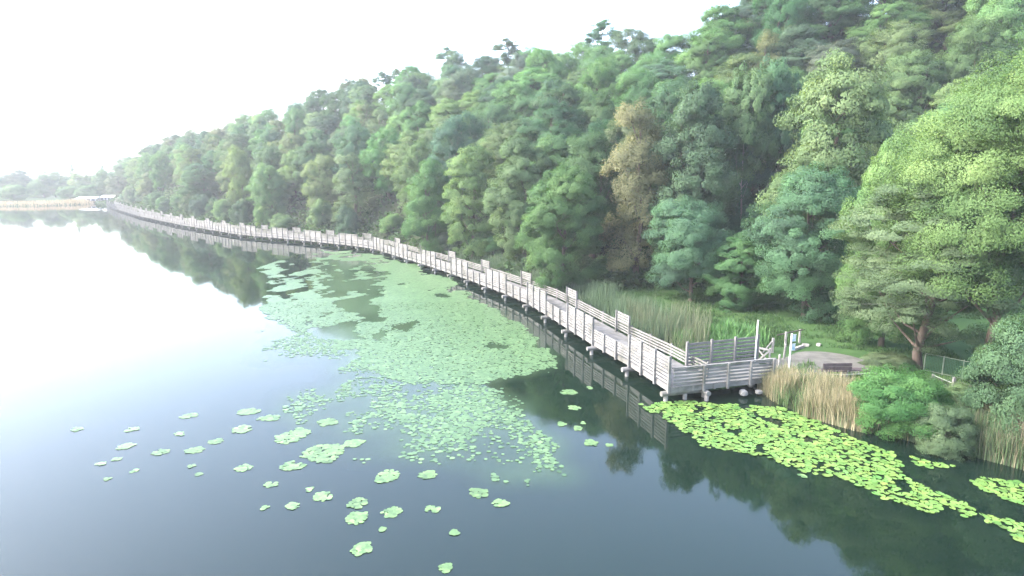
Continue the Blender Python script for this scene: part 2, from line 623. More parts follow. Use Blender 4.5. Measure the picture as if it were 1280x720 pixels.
def tree_mesh(name, seed, H=12., R=4.2, base=.12, lobes=11, clumps=270, per=130, leaf=.24, flat=.75, csize=.58, shape='round', gap=0.0, lean=0.0, bark='bark', thick=1.0, vert=1.05, droop=.18, big=1.0):
    rng = np.random.default_rng(seed)
    zb = H * base
    L = []
    for i in range(lobes):
        f = (i + .5) / lobes
        if shape == 'tall': env = .58 + .44 * math.sin(math.pi * min(1, .10 + .86 * f)) - .20 * f ** 4
        elif shape == 'cone': env = 1.05 - .85 * f
        elif shape == 'umbrella': env = .55 + .65 * f - .55 * max(0, f - .75) * 3
        else: env = .55 + .62 * math.sin(math.pi * (.12 + .80 * f)) - .2 * f ** 4
        a = i * 2.399 + rng.uniform(-.5, .5)
        rr = R * env * rng.uniform(.40, .66) * (2 - big)
        z = zb + (H - zb) * (.06 + .84 * f) + rng.uniform(-.03, .03) * H
        rad = R * rng.uniform(.36, .52) * (.65 + .45 * env) * big
        L.append((np.array([rr * math.cos(a), rr * math.sin(a), z]), rad))
    L.append((np.array([R * rng.uniform(-.12, .12), R * rng.uniform(-.12, .12), H - R * .30]), R * .32))
    Cc_, Cd, Ct, Cl = [], [], [], []
    vol = np.array([l[1] ** 2 for l in L])
    cnt = np.maximum(3, (clumps * vol / vol.sum())).astype(int)
    for (c, rad), k in zip(L, cnt):
        d = rng.normal(size=(k, 3))
        d[:, 2] = np.abs(d[:, 2]) * .9 - .28
        d += np.array([c[0], c[1], 0]) / (np.hypot(c[0], c[1]) + .5) * .55
        d /= np.linalg.norm(d, axis=1)[:, None]
        rr = rad * rng.uniform(.62, 1.10, size=(k, 1))
        p = c + d * rr * np.array([1, 1, vert])
        Cc_.append(p); Cd.append(d); Cl.append(np.tile(c, (k, 1)))
        Ct.append(rng.normal(0, .26, k) + rng.normal(0, .26))
    Cc_, Cd, Ct, Cl = np.concatenate(Cc_), np.concatenate(Cd), np.concatenate(Ct), np.concatenate(Cl)
    keep = (Cc_[:, 2] > zb * .6) & (rng.random(len(Cc_)) > gap)
    Cc_, Cd, Ct, Cl = Cc_[keep], Cd[keep], Ct[keep], Cl[keep]
    k = len(Cc_)
    crad = R / 4.2 * csize * rng.uniform(.65, 1.35, k)
    npl_ = (per * (crad / crad.mean()) ** 1.6).astype(int) + 8
    ii = np.repeat(np.arange(k), npl_)
    n = len(ii)
    g = rng.normal(size=(n, 3))
    g *= (rng.random(n) ** .33 / (np.linalg.norm(g, axis=1) + 1e-6))[:, None]
    g *= np.array([1.25, 1.25, flat])
    pos = Cc_[ii] + g * crad[ii][:, None] * 1.25
    pos[:, 2] -= (np.hypot(g[:, 0], g[:, 1]) ** 2) * crad[ii] * droop          # sprays droop at the rim
    cn = pos - Cl[ii]
    cn /= np.linalg.norm(cn, axis=1)[:, None] + 1e-6
    ck = pos - Cc_[ii]
    ck /= np.linalg.norm(ck, axis=1)[:, None] + 1e-6
    ca = np.column_stack([pos[:, 0], pos[:, 1], (pos[:, 2] - H * .45) * .6])
    ca /= np.linalg.norm(ca, axis=1)[:, None] + 1e-6
    rnd = rng.normal(size=(n, 3))
    nrm = cn * .7 + ck * .35 + np.array([0, 0, .30]) + rnd * .42
    sn = cn * .60 + ck * .30 + ca * .70 + np.array([0, 0, .22]) + rnd * .16
    sn /= np.linalg.norm(sn, axis=1)[:, None]
    nrm *= np.where((nrm * sn).sum(1) < 0, -1, 1)[:, None]
    v, f = leaf_quads(pos, nrm, leaf * rng.uniform(.65, 1.3, n), rng)
    tint = np.clip(Ct[ii] + rng.normal(0, .12, n), -1, 1)
    crown = mesh_arrays(name + '_crown', v, f, M['leaf'], np.repeat(tint, 4), False, np.repeat(sn, 4, 0))
    # trunk with limbs
    tb = MB()
    x = y = 0.0
    pts, rad = [], []
    r0 = (.020 * H + .03) * thick
    for i in range(8):
        f_ = i / 7
        pts.append((x, y, -.4 + (H * .86 + .4) * f_)); rad.append(r0 * (1.25 if i == 0 else 1) * (1 - .86 * f_))
        x += rng.uniform(-.02, .02) * H + lean * H * .02; y += rng.uniform(-.02, .02) * H
    tb.tube(pts, rad, 8)

    def on_trunk(z):
        for a, b__ in zip(pts[:-1], pts[1:]):
            if a[2] <= z <= b__[2]:
                t = (z - a[2]) / (b__[2] - a[2])
                return Vector(a).lerp(Vector(b__), t)
        return Vector(pts[-1])
    for (c, rd) in L:
        s = on_trunk(max(.12 * H, c[2] - .12 * H - .25 * np.hypot(c[0], c[1])))
        e = Vector(c)
        mid = s.lerp(e, .5) + Vector((0, 0, -.04 * H * rng.uniform(0, 1)))
        tb.tube([s, mid, e], [r0 * .36, r0 * .22, r0 * .10], 6, False)
        for q in rng.choice(k, 9, replace=False):
            if np.linalg.norm(Cc_[q] - np.array(c)) < rd * 1.5:
                tb.tube([mid.lerp(e, .7), Vector(Cc_[q])], [r0 * .09, r0 * .03], 4, False)
    trunk = tb.mesh(name + '_trunk', M[bark], True)
    return dict(crown=crown, trunk=trunk, H=H, R=R)


FINE = dict(leaf=.125, per=165, flat=.95, big=1.22)
PROTO = {
    'round_a': tree_mesh('round_a', 1, base=.03, lobes=9, clumps=520, csize=.40, **FINE),
    'round_b': tree_mesh('round_b', 2, base=.03, lobes=10, R=4.4, clumps=540, csize=.38, **FINE),
    'round_c': tree_mesh('round_c', 3, base=.05, lobes=7, csize=.42, clumps=500, **FINE),
    'tall_a': tree_mesh('tall_a', 4, H=14, R=3.8, shape='tall', lobes=10, base=.02, clumps=560, csize=.42, **FINE),
    'tall_b': tree_mesh('tall_b', 5, H=14, R=3.6, shape='tall', lobes=12, base=.02, csize=.40, clumps=600, **FINE),
    'layer_a': tree_mesh('layer_a', 6, flat=.65, csize=.46, clumps=460, lobes=11, leaf=.125, per=175, base=.04, big=1.1),
    'layer_b': tree_mesh('layer_b', 7, H=13, R=4.0, flat=.65, csize=.44, clumps=480, shape='tall', lobes=12, leaf=.125, per=175, base=.03, big=1.1),
    'sparse': tree_mesh('sparse', 8, H=13, R=3.3, gap=.12, clumps=460, per=95, shape='tall', leaf=.115, lobes=11, flat=.9, csize=.42, base=.05, big=1.1),
    'pine': tree_mesh('pine', 9, H=14, R=2.8, base=.35, flat=.40, csize=.70, clumps=130, per=200, shape='umbrella', lobes=9, gap=.12, leaf=.14),
    'spruce': tree_mesh('spruce', 10, H=14, R=2.6, base=.10, flat=.35, csize=.55, clumps=230, per=90, shape='cone', lobes=20, leaf=.22),
    'umbrella': tree_mesh('umbrella', 12, H=13, R=3.2, base=.50, droop=.05, lobes=10, clumps=480, csize=.40, bark='pale_bark', thick=.55, **FINE),
    'bush_a': tree_mesh('bush_a', 13, H=4, R=2.3, base=.0, lobes=12, clumps=190, per=190, leaf=.12, csize=.75, flat=.8),
    'bush_b': tree_mesh('bush_b', 14, H=4, R=2.2, base=.0, lobes=14, clumps=210, per=180, leaf=.11, flat=.7, csize=.7),
    # close trees get finer, denser leaves
    'near_a': tree_mesh('near_a', 21, H=17, R=5.4, base=.26, lobes=16, clumps=760, per=420, leaf=.080, flat=.85, csize=.40, lean=-.2, gap=.06, big=1.15, thick=.72, shape='tall'),
    'near_b': tree_mesh('near_b', 22, H=12.5, R=4.3, base=.14, lobes=18, clumps=600, per=330, leaf=.078, flat=.45, csize=.44, gap=.12),
    'near_c': tree_mesh('near_c', 23, H=12, R=4.2, base=.02, lobes=13, clumps=640, per=260, leaf=.105, flat=.85, csize=.38, shape='tall', big=1.15),
    'near_d': tree_mesh('near_d', 24, H=9, R=4.0, base=.16, lobes=9, clumps=520, per=250, leaf=.105, flat=.9, csize=.40, big=1.15),
    'near_bush': tree_mesh('near_bush', 25, H=4, R=2.2, base=0., lobes=16, clumps=360, per=260, leaf=.075, flat=.75, csize=.55),
}
COL = {
    'dark green': (0.049, 0.106, 0.049), 'blue-green': (.060, .124, .070), 'mid green': (0.077, 0.157, 0.063),
    'light green': (0.108, 0.196, 0.077), 'yellow-green': (0.117, 0.196, 0.080), 'olive': (0.111, 0.165, 0.075),
    'brownish': (.132, .150, .078), 'grey-green': (0.085, 0.131, 0.082), 'bright green': (0.073, 0.174, 0.058), 'turquoise green': (.072, .155, .079),
}
placed = []


def put_tree(name, x, y, z, proto, h, w, col, label, cat, group=None, rz=None, crown_name='crown', jit=.10):
    P = PROTO[proto]
    root = empty(name, (x, y, z - .15), RNG.uniform(0, 6.28) if rz is None else rz)
    sx = w / (2 * P['R'] * 1.10)
    sz = h / (P['H'] * 1.01)
    root.scale = (sx, sx, sz)
    tag(root, label, cat, group)
    link_mesh('trunk', P['trunk'], root)
    c = link_mesh(crown_name, P['crown'], root)
    k = np.array(COL[col]) * (1 + RNG.uniform(-jit, jit, 3)) * (1 + RNG.uniform(-jit, jit))
    c.color = (*k, 1)
    placed.append((x, y, w * .5))
    return root


def tree_px(name, px, top, y, wpx, proto, col, label, cat='tree', group=None, rz=None, base=None):
    """tree whose top shows at photo pixel (px, top) and stands y metres ahead"""
    x, zt = at_depth(px, top, y)
    if base is not None:
        x, y = at(base[0], base[1], .85)
        _, zt = at_depth(px, top, y)
    z = float(ground_z(np.array([x]), np.array([y]))[0])
    w = wpx / FPX * (y * CP + (CAMZ - zt) * SP)
    return put_tree(name, x, y, z, proto, zt - z, w, col, label, cat, group, rz)


GN = 'trees along the lawn and lake edge'
tree_px('ash_tree', 1236, 66, 27.8, 292, 'near_a', 'yellow-green', 'huge yellow-green tree at the right edge, tallest beside the lake', 'tree', GN, base=(1222, 474))
tree_px('layered_tree', 1140, 215, 29.7, 215, 'near_b', 'olive', 'open olive tree with tiered sprays and bare trunk beside gravel path', 'tree', GN, base=(1149, 460))
tree_px('upright_tree', 1128, 168, 33.5, 128, 'near_c', 'light green', 'upright light green tree between the turquoise-green tree and huge yellow-green tree', 'tree', GN)
tree_px('hazel_tree', 1022, 205, 40.7, 150, 'near_c', 'turquoise green', 'dense turquoise-green tree reaching the grass at the back of the lawn', 'tree', GN)
tree_px('layered_tree', 1048, 62, 46.1, 175, 'layer_b', 'olive', 'tall olive tree with rusty patches rising behind the turquoise-green tree', 'tree', GN)
tree_px('bush_tree', 930, 290, 43.8, 100, 'near_c', 'mid green', 'low round green tree with foliage down to the lawn edge', 'tree', GN)
tree_px('round_tree', 868, 255, 46.1, 120, 'near_d', 'turquoise green', 'round blue-green tree with a visible trunk on the lawn', 'tree', GN)
tree_px('tall_tree', 938, 92, 53.6, 74, 'umbrella', 'mid green', 'slim tall tree with bare pale trunk, left one of a pair in a dark gap', 'tree', GN)
tree_px('tall_tree', 970, 80, 54.6, 66, 'umbrella', 'blue-green', 'slim tall tree with bare pale trunk, right one of a pair in a dark gap', 'tree', GN)
tree_px('tall_tree', 800, 122, 52.9, 110, 'sparse', 'brownish', 'tall tan-brown autumn tree at the left end of the lawn', 'tree', GN)
tree_px('tall_tree', 872, 98, 52.5, 125, 'tall_b', 'blue-green', 'tall blue-green tree behind the round lawn tree', 'tree', GN)
tree_px('round_tree', 706, 205, 51.4, 120, 'near_c', 'mid green', 'broad green tree overhanging the boardwalk before the lawn', 'tree', GN)
tree_px('tall_tree', 742, 160, 57.5, 95, 'tall_a', 'dark green', 'dark green tall tree between the broad green and tan-brown trees', 'tree', GN)
tree_px('tall_tree', 655, 165, 61, 95, 'tall_b', 'olive', 'olive tree left of the broad green boardwalk tree', 'tree', GN)
tree_px('layered_tree', 590, 180, 68.5, 80, 'layer_b', 'light green', 'light green layered tree behind the middle boardwalk', 'tree', GN)
tree_px('tall_tree', 535, 195, 75.4, 75, 'tall_a', 'mid green', 'mid green column tree behind the boardwalk bend', 'tree', GN)
tree_px('tall_tree', 960, 35, 70, 60, 'sparse', 'brownish', 'bare-looking brown tree high above the lawn', 'tree', GN)
tree_px('willow_tree', 1296, 405, 22.4, 130, 'near_bush', 'turquoise green', 'pale turquoise shrub filling the right edge above the water', 'shrub', 'shrubs on the near bank')
tree_px('bank_shrub', 1128, 462, 23.7, 112, 'near_bush', 'bright green', 'bright green shrub growing out of the reeds on the near bank', 'shrub', 'shrubs on the near bank')
tree_px('bank_shrub', 1186, 505, 21.9, 66, 'near_bush', 'grey-green', 'grey-green shrub low in the reeds right of the bright green shrub', 'shrub', 'shrubs on the near bank')
tree_px('bank_shrub', 1215, 480, 24.1, 60, 'near_bush', 'olive', 'olive shrub in the reeds between bright green and turquoise shrubs', 'shrub', 'shrubs on the near bank')
tree_px('bank_shrub', 1062, 472, 27.0, 46, 'near_bush', 'mid green', 'small green shrub in front of the dark benches', 'shrub', 'shrubs on the near bank')
tree_px('bank_shrub', 1112, 440, 29.5, 60, 'near_bush', 'olive', 'olive shrub at the edge of the gravel beside the tree', 'shrub', 'shrubs on the near bank')

# trees filling the slope
PROT_HILL = ['round_a', 'round_b', 'round_c', 'tall_a', 'tall_b', 'layer_a', 'layer_b', 'round_a', 'tall_a', 'sparse']
COL_HILL = ['dark green', 'blue-green', 'mid green', 'light green', 'grey-green', 'olive', 'brownish', 'yellow-green']
W_HILL = np.array([.14, .14, .30, .21, .08, .08, .02, .03])
cand = np.column_stack([RNG.uniform(-200, 120, 11000), RNG.uniform(34, 250, 11000)])
cs = shore_dist(cand[:, 0], cand[:, 1])
ch = hill(cand[:, 0], cand[:, 1])
cz = ground_z(cand[:, 0], cand[:, 1])
cpx, cpy = to_px(cand[:, 0], cand[:, 1], cz + 9)
d1 = np.interp(np.clip(cpx, 60, 1700), HP, H1)
d0 = np.interp(np.clip(cpx, 60, 1700), HP, H0)
ok = (cs > 3.5) & (cand[:, 1] < d1 + 6) & (cpx > 118) & (cpx < 1380)
ok &= np.where(cpx > 650, (cand[:, 1] > d0 + 3), True)
# behind the big right-hand trees nothing of the slope shows
ok &= ~((cpx > 1150) & (cpy > 215))
near = [(a, b, min(c * .8, 3.3)) for a, b, c in placed]
picked = []
for i in np.where(ok)[0]:
    x, y = cand[i]
    rr = 3.9 + .0085 * y
    if any((x - a) ** 2 + (y - b) ** 2 < c * c for a, b, c in near): continue
    if any((x - a) ** 2 + (y - b) ** 2 < rr * rr for a, b in picked): continue
    picked.append((x, y))
sel = np.array(picked)
order = np.argsort(np.hypot(sel[:, 0], sel[:, 1]))
sel = sel[order]
print('slope candidates', len(sel))


def stretch(px):
    for lim, s in ((185, 'at the far end of the boardwalk'), (250, 'near the far end of the boardwalk'), (330, 'above the long far boardwalk'), (410, 'above the far boardwalk curve'), (480, 'above the boardwalk bend'), (560, 'past the boardwalk bend'),
                   (640, 'above the middle boardwalk'), (730, 'above the near boardwalk'), (830, 'left above the lawn'), (940, 'above the lawn'), (1040, 'above the entrance walkway'), (1130, 'above the gravel clearing'), (9999, 'above the huge yellow-green tree')):
        if px < lim: return s


MAXT = 262
GH = 'trees on the wooded hillside'
stuff_pts = []
for i, (x, y) in enumerate(sel):
    z = float(ground_z(np.array([x]), np.array([y]))[0])
    hz = float(hill(np.array([x]), np.array([y]))[0])
    px, py = to_px(x, y, z + 9)
    t = (y - np.interp(px, HP, H0)) / (np.interp(px, HP, H1) - np.interp(px, HP, H0))
    proto = PROT_HILL[RNG.integers(len(PROT_HILL))]
    col = COL_HILL[RNG.choice(len(COL_HILL), p=W_HILL)]
    h, w = RNG.uniform(7.8, 11.5), RNG.uniform(6.0, 8.8)
    zone = 'low'
    if t > .9:
        zone = 'skyline'
        h, w = RNG.uniform(8.0, 10.0), RNG.uniform(7.0, 9.5)
        if proto in ('sparse', 'layer_b'): proto = 'round_b'
        if RNG.random() < .10: proto, col, w, h = 'pine', 'dark green', RNG.uniform(3.6, 5.0), RNG.uniform(10, 12.5)
    elif t > .5:
        zone = 'upper'
        h = RNG.uniform(7.5, 10.2)
    elif t > .2: zone = 'mid'
    if px < 190: h *= .95
    if proto == 'sparse' and col not in ('olive', 'brownish'): col = 'olive'
    if i >= MAXT:
        stuff_pts.append((x, y, z, h, w, RNG.integers(1 << 30), col))
        continue
    size = 'tall ' if h > 10.4 else ('small ' if h < 8.6 else ('broad ' if w > 8.0 else 'rounded '))
    if proto == 'pine':
        kind, name = 'pine', 'pine_tree'
    elif proto in ('layer_a', 'layer_b'): kind, name = 'tiered tree', 'broadleaf_tree'
    elif proto in ('tall_a', 'tall_b'): kind, name = 'upright tree', 'broadleaf_tree'
    elif proto == 'sparse': kind, name = 'sparse tree', 'broadleaf_tree'
    else: kind, name = 'tree', 'broadleaf_tree'
    zs = {'skyline': 'on the skyline', 'upper': 'high on the slope', 'mid': 'halfway up the slope', 'low': 'at the foot of the slope'}[zone]
    put_tree(name, x, y, z, proto, h, w, col, f'{size}{col} {kind} {zs} {stretch(px)}', 'tree', GH, jit=.16)

# the far end of the slope reads as one mass of wood
if stuff_pts:
    rf = np.random.default_rng(91)
    FV, FT, FC = [], [], []
    for (x, y, z, h, w, sd, col) in stuff_pts:
        lob = rf.integers(9, 14)
        th = rf.uniform(0, 6.28, lob); hh_ = rf.uniform(.12, .90, lob)
        env = .45 + .55 * np.sin(np.pi * (.15 + .75 * hh_))
        lc = np.column_stack([np.cos(th) * w * .27 * env, np.sin(th) * w * .27 * env, h * hh_])
        lr = w * rf.uniform(.17, .27, lob)
        ncl = 13
        d = rf.normal(size=(lob, ncl, 3)); d[..., 2] = np.abs(d[..., 2]) * .9 - .25
        d /= np.linalg.norm(d, axis=2)[..., None]
        cl = (lc[:, None] + d * (lr[:, None] * rf.uniform(.6, 1.1, (lob, ncl)))[..., None]).reshape(-1, 3)
        ct = (rf.normal(0, .22, (lob, 1)) + rf.normal(0, .28, (lob, ncl))).ravel()
        per = 30
        g = rf.normal(size=(len(cl), per, 3)) * np.array([.48, .48, .26]) * (w / 9)
        pos = (cl[:, None] + g).reshape(-1, 3) + np.array([x, y, z])
        nr = np.repeat(d.reshape(-1, 3), per, 0) * .4 + np.array([0, 0, .7]) + rf.normal(size=(len(pos), 3)) * .5
        v, f = leaf_quads(pos, nr, rf.uniform(.42, .80, len(pos)), rf)
        FV.append(v)
        FT.append(np.repeat(np.clip(np.repeat(ct, per) + rf.normal(0, .2, len(pos)), -1, 1), 4))
        k = np.array(COL[col]) * (1 + rf.uniform(-.16, .16, 3)) * (1 + rf.uniform(-.15, .15))
        FC.append(np.tile(np.append(k, 1.0), (len(v), 1)))
    FV, FT, FC = np.concatenate(FV), np.concatenate(FT), np.concatenate(FC)
    me = mesh_arrays('forest', FV, np.arange(len(FV)).reshape(-1, 4), M['leaf_mixed'], FT)
    ca = me.attributes.new('leaf_colour', 'FLOAT_COLOR', 'POINT')
    ca.data.foreach_set('color', FC.astype(np.float32).ravel())
    tag(link_mesh('forest', me), 'dense far wood of mixed green crowns at the hill end', 'forest', kind='stuff')

# shrubs at the foot of the slope, just behind the boardwalk
GS = 'shrubs behind the boardwalk'
for j, k in enumerate(range(10, NSP - 1, 2)):
    c = NODES[k] + NRM[k] * (WIDTH + 2.6 + RNG.uniform(0, 1.6))
    z = float(ground_z(np.array([c[0]]), np.array([c[1]]))[0])
    col = ['mid green', 'dark green', 'light green', 'blue-green', 'grey-green'][RNG.integers(5)]
    h = RNG.uniform(2.2, 4.6)
    px, _ = to_px(c[0], c[1], z)
    put_tree('shrub', c[0], c[1], max(z, .2), ['bush_a', 'bush_b'][j % 2], h, RNG.uniform(3.2, 4.8), col, f"{'tall' if h > 3.4 else 'low'} {col} shrub behind the boardwalk railing {stretch(px)}", 'shrub', GS)
    placed.pop()

# trees of the far shore
GF = 'trees on the far shore'
far = [(-14, 220, 30, 'round_b', 'light green'), (8, 216, 26, 'layer_a', 'olive'), (24, 211, 20, 'tall_a', 'blue-green'), (38, 222, 22, 'round_a', 'light green'), (52, 218, 20, 'round_c', 'mid green'), (66, 213, 24, 'layer_a', 'yellow-green'),
       (78, 220, 18, 'round_a', 'mid green'), (89, 205, 9, 'spruce', 'olive'), (98, 215, 20, 'layer_b', 'yellow-green'), (108, 220, 18, 'round_b', 'light green'), (118, 218, 16, 'tall_b', 'blue-green'), (127, 206, 9, 'spruce', 'mid green'),
       (133, 216, 18, 'round_c', 'mid green'), (143, 216, 16, 'round_a', 'blue-green'), (45, 230, 18, 'bush_a', 'mid green'), (15, 232, 24, 'bush_b', 'light green'), (112, 233, 22, 'bush_a', 'mid green'), (86, 233, 20, 'bush_b', 'mid green')]
ordn = ['first', 'second', 'third', 'fourth', 'fifth', 'sixth', 'seventh', 'eighth', 'ninth', 'tenth', 'eleventh', 'twelfth', 'thirteenth', 'fourteenth', 'fifteenth', 'sixteenth', 'seventeenth', 'eighteenth']
rank = {i: r for r, i in enumerate(sorted(range(len(far)), key=lambda i: far[i][0]))}
for i, (px, top, w, pr, col) in enumerate(far):
    y = {True: 238 + 3 * (i % 3), False: 262 + 5 * (i % 4)}[top > 230]
    x, zt = at_depth(px, top, y)
    z = float(ground_z(np.array([x]), np.array([float(y)]))[0])
    kind = {'spruce': 'pointed conifer', 'bush_a': 'low rounded tree', 'bush_b': 'low rounded tree'}.get(pr, 'broad tree')
    put_tree('shore_tree', x, y, z, pr, zt - z, w / FPX * y * 1.35, col, f'{col} {kind} on the far shore, {ordn[rank[i]]} from the left edge', 'tree', GF)


# ------------------------------------------------------------------ reeds, grass and weeds
def blades(name, pts, h, w, col, label, cat, bend=.35, seg=3, mat='blade', seed=1, tip=None):
    """upright bent blades rooted at pts (N,3); h = heights (N,)"""
    rng = np.random.default_rng(seed)
    n = len(pts)
    a = rng.uniform(0, 2 * np.pi, n)
    d = np.stack([np.cos(a), np.sin(a), 0 * a], 1)
    s = np.stack([-np.sin(a + rng.uniform(-1, 1, n)), np.cos(a), 0 * a], 1)
    bd = rng.uniform(.05, 1, n) ** 1.5 * bend * h
    rows = []
    for i in range(seg + 1):
        f = i / seg
        c = pts + np.array([0, 0, 1]) * (h * f - bd * .35 * f * f)[:, None] + d * (bd * f * f)[:, None]
        ww = (w * (1 - .8 * f ** 1.5))[:, None] if hasattr(w, '__len__') else w * (1 - .8 * f ** 1.5)
        rows += [c - s * ww, c + s * ww]
    v = np.stack(rows, 1).reshape(-1, 3)
    b0 = (np.arange(n) * 2 * (seg + 1))[:, None]
    f = np.concatenate([b0 + np.array([[2 * i, 2 * i + 1, 2 * i + 3, 2 * i + 2]]) for i in range(seg)], 0)
    tint = np.repeat(np.clip(rng.normal(0, .4, n), -1, 1), 2 * (seg + 1))
    o = link_mesh(name, mesh_arrays(name, v, f, M[mat], tint))
    o.color = (*col, 1)
    return tag(o, label, cat, kind='stuff')


def in_poly(px, py, poly):
    ins = np.zeros(len(px), bool)
    poly = np.array(poly, float)
    for (x1, y1), (x2, y2) in zip(poly, np.roll(poly, -1, 0)):
        c = (y1 > py) != (y2 > py)
        ins ^= c & (px < (x2 - x1) * (py - y1) / (y2 - y1 + 1e-12) + x1)
    return ins


def fill(poly_w, n, rng):
    """n random points inside a world polygon"""
    poly = np.array(poly_w, float)
    lo, hi = poly.min(0), poly.max(0)
    out_ = np.zeros((0, 2))
    while len(out_) < n:
        p = rng.uniform(lo, hi, (n * 2, 2))
        out_ = np.concatenate([out_, p[in_poly(p[:, 0], p[:, 1], poly)]])
    return out_[:n]


def gz(p, lo=-.25): return np.maximum(ground_z(p[:, 0], p[:, 1]), lo)


def fbm(x, y, s, seed):
    r = np.random.default_rng(seed)
    t = 0
    for o in range(5):
        for _ in range(3):
            a = r.uniform(0, 6.28)
            k = s * 2 ** (o * .8)
            t = t + np.sin(k * (x * np.cos(a) + y * np.sin(a)) + r.uniform(0, 6.28)) * .62 ** o
    return t / 3.2


r1 = np.random.default_rng(31)


def bed(name, poly, n, hh, w, col, label, seed, bend=.35, clump=True, cat='reeds', **kw):
    p = fill(poly, n * 2, r1)
    if clump:
        f = fbm(p[:, 0], p[:, 1], 1.6, seed)
        p = p[np.argsort(-(f + r1.normal(0, .35, len(p))))][:n]
    else: p = p[:n]
    z = gz(p)
    hs = r1.uniform(hh[0], hh[1], len(p)) * (1 + .18 * fbm(p[:, 0], p[:, 1], .9, seed + 1))
    return blades(name, np.column_stack([p, z]), hs, w, col, label, cat, bend, seed=seed, **kw)


TAN_, GRN, GRY = (.245, .225, .145), (.065, .13, .05), (.10, .14, .078)
bank1 = [(11.6, 28.7), (11.7, 27.2), (12.2, 25.4), (13.6, 23.8), (15.3, 22.7), (15.9, 23.8), (14.4, 25.6), (13.6, 27.4), (13.0, 28.6)]
bed('tan_reeds', bank1, 9000, (.75, 1.3), .011, TAN_, 'dry straw-coloured reeds on the near bank beside the entrance walkway', 41, .50)
bed('green_reeds', bank1, 2200, (.6, 1.15), .012, (.07, .12, .05), 'green shoots mixed into the straw-coloured reeds', 49, .5)
bed('green_reeds', [(15.7, 22.6), (17.4, 20.6), (19.4, 18.3), (21.0, 19.0), (18.7, 21.9), (17.0, 23.5)], 3600, (.6, 1.25), .012, (.075, .12, .058), 'green shoots mixed into the brownish reeds at the right edge', 50, .6)
bed('green_reeds', [(14.0, 24.6), (15.3, 22.6), (17.4, 20.7), (18.3, 22.1), (16.2, 24.4), (15.0, 25.4)], 3600, (.6, 1.2), .012, GRY, 'mixed green and grey reeds below the bright green shrub', 42, .45)
bed('tan_reeds', [(15.7, 22.6), (17.4, 20.6), (19.4, 18.3), (21.0, 19.0), (18.7, 21.9), (17.0, 23.5)], 5500, (.7, 1.3), .011, (.185, .17, .115), 'brownish dry reeds under the turquoise shrub at the right edge', 43, .5)
strip = [tuple(NODES[k] + NRM[k] * (WIDTH + .45)) for k in range(2, 12)] + [tuple(NODES[k] + NRM[k] * (WIDTH + (4.3 if k < 7 else 3.2))) for k in range(11, 1, -1)]
bed('green_reeds', strip, 14000, (.85, 1.5), .013, (.078, .122, .074), 'tall grey-green reeds between the boardwalk and the lawn', 44, .3)
endr = [tuple(NODES[2] + NRM[2] * (WIDTH + 1.2)), tuple(NODES[1] + NRM[1] * (WIDTH + 2.2)), tuple(NODES[2] + NRM[2] * (WIDTH + 5.4)), tuple(NODES[3] + NRM[3] * (WIDTH + 5.0)), tuple(NODES[4] + NRM[4] * (WIDTH + 3.0))]
bed('tan_reeds', endr, 1500, (1.1, 1.75), .013, (.105, .125, .078), 'straw-tipped reeds at the lawn end of the boardwalk reed bed', 45, .3)
bed('weeds', [(9.2, 30.9), (12.1, 31.6), (14.5, 34.2), (13.1, 36.7), (9.7, 36.7), (8.5, 33.4)], 7000, (.35, .95), .030, (.068, .155, .052), 'lush bright green weeds behind the slatted entrance screen', 46, .8, cat='weeds')
lawn_poly = [(9.5, 35.9), (12.7, 33.0), (15.9, 33.8), (22.9, 30.9), (25.0, 39.1), (20.7, 51.4), (12.0, 52.9), (6.9, 49.9), (6.2, 43.8)]
bed('grass', lawn_poly, 42000, (.06, .20), .018, (.036, .078, .025), 'short mown grass of the lawn below the trees', 47, .8, cat='grass', seg=2)
edge_g = fill([(12.6, 28.6), (15.5, 31.6), (19.5, 31.2), (22.5, 26.0), (20.5, 24.8), (16.5, 26.5), (13.6, 27.6)], 9000, r1)
edge_g = edge_g[fbm(edge_g[:, 0], edge_g[:, 1], 1.3, 88) > .15]
blades('grass', np.column_stack([edge_g, gz(edge_g)]), r1.uniform(.10, .32, len(edge_g)), .016, (.052, .105, .034), 'tufts of grass growing over the edges of the gravel', 'grass', .8, 2, seed=89)
# reeds of the far shore
fp = []
for a_, b2 in zip(SHORE[-7:-2], SHORE[-6:-1]):
    a_, b2 = np.array(a_), np.array(b2)
    if a_[0] < -400: continue
    L = np.linalg.norm(b2 - a_)
    t = r1.random((int(L * 60), 1))
    nrm_ = np.array([-(b2 - a_)[1], (b2 - a_)[0]]) / L * -1
    fp.append(a_ + (b2 - a_) * t + nrm_ * r1.uniform(-.5, 5, (len(t), 1)))
fp = np.concatenate(fp)
fp = fp[(fp[:, 0] < -148) & (fp[:, 0] > -330)]
blades('far_reeds', np.column_stack([fp, gz(fp, 0)]), r1.uniform(.6, 1.25, len(fp)), .06, (.34, .27, .19), 'pale tan reed belt along the far shore', 'reeds', .2, seed=48)

# leafy undergrowth below the trees of the slope foot
up = []
for k in range(8, NSP - 1):
    m_ = 260 if k < 40 else 120
    c = NODES[k] + NRM[k] * (WIDTH + 1.4) + TAN[k] * r1.uniform(-2.1, 2.1, (m_, 1)) + NRM[k] * (r1.uniform(0, 1, (m_, 1)) ** 1.4 * 5)
    up.append(c)
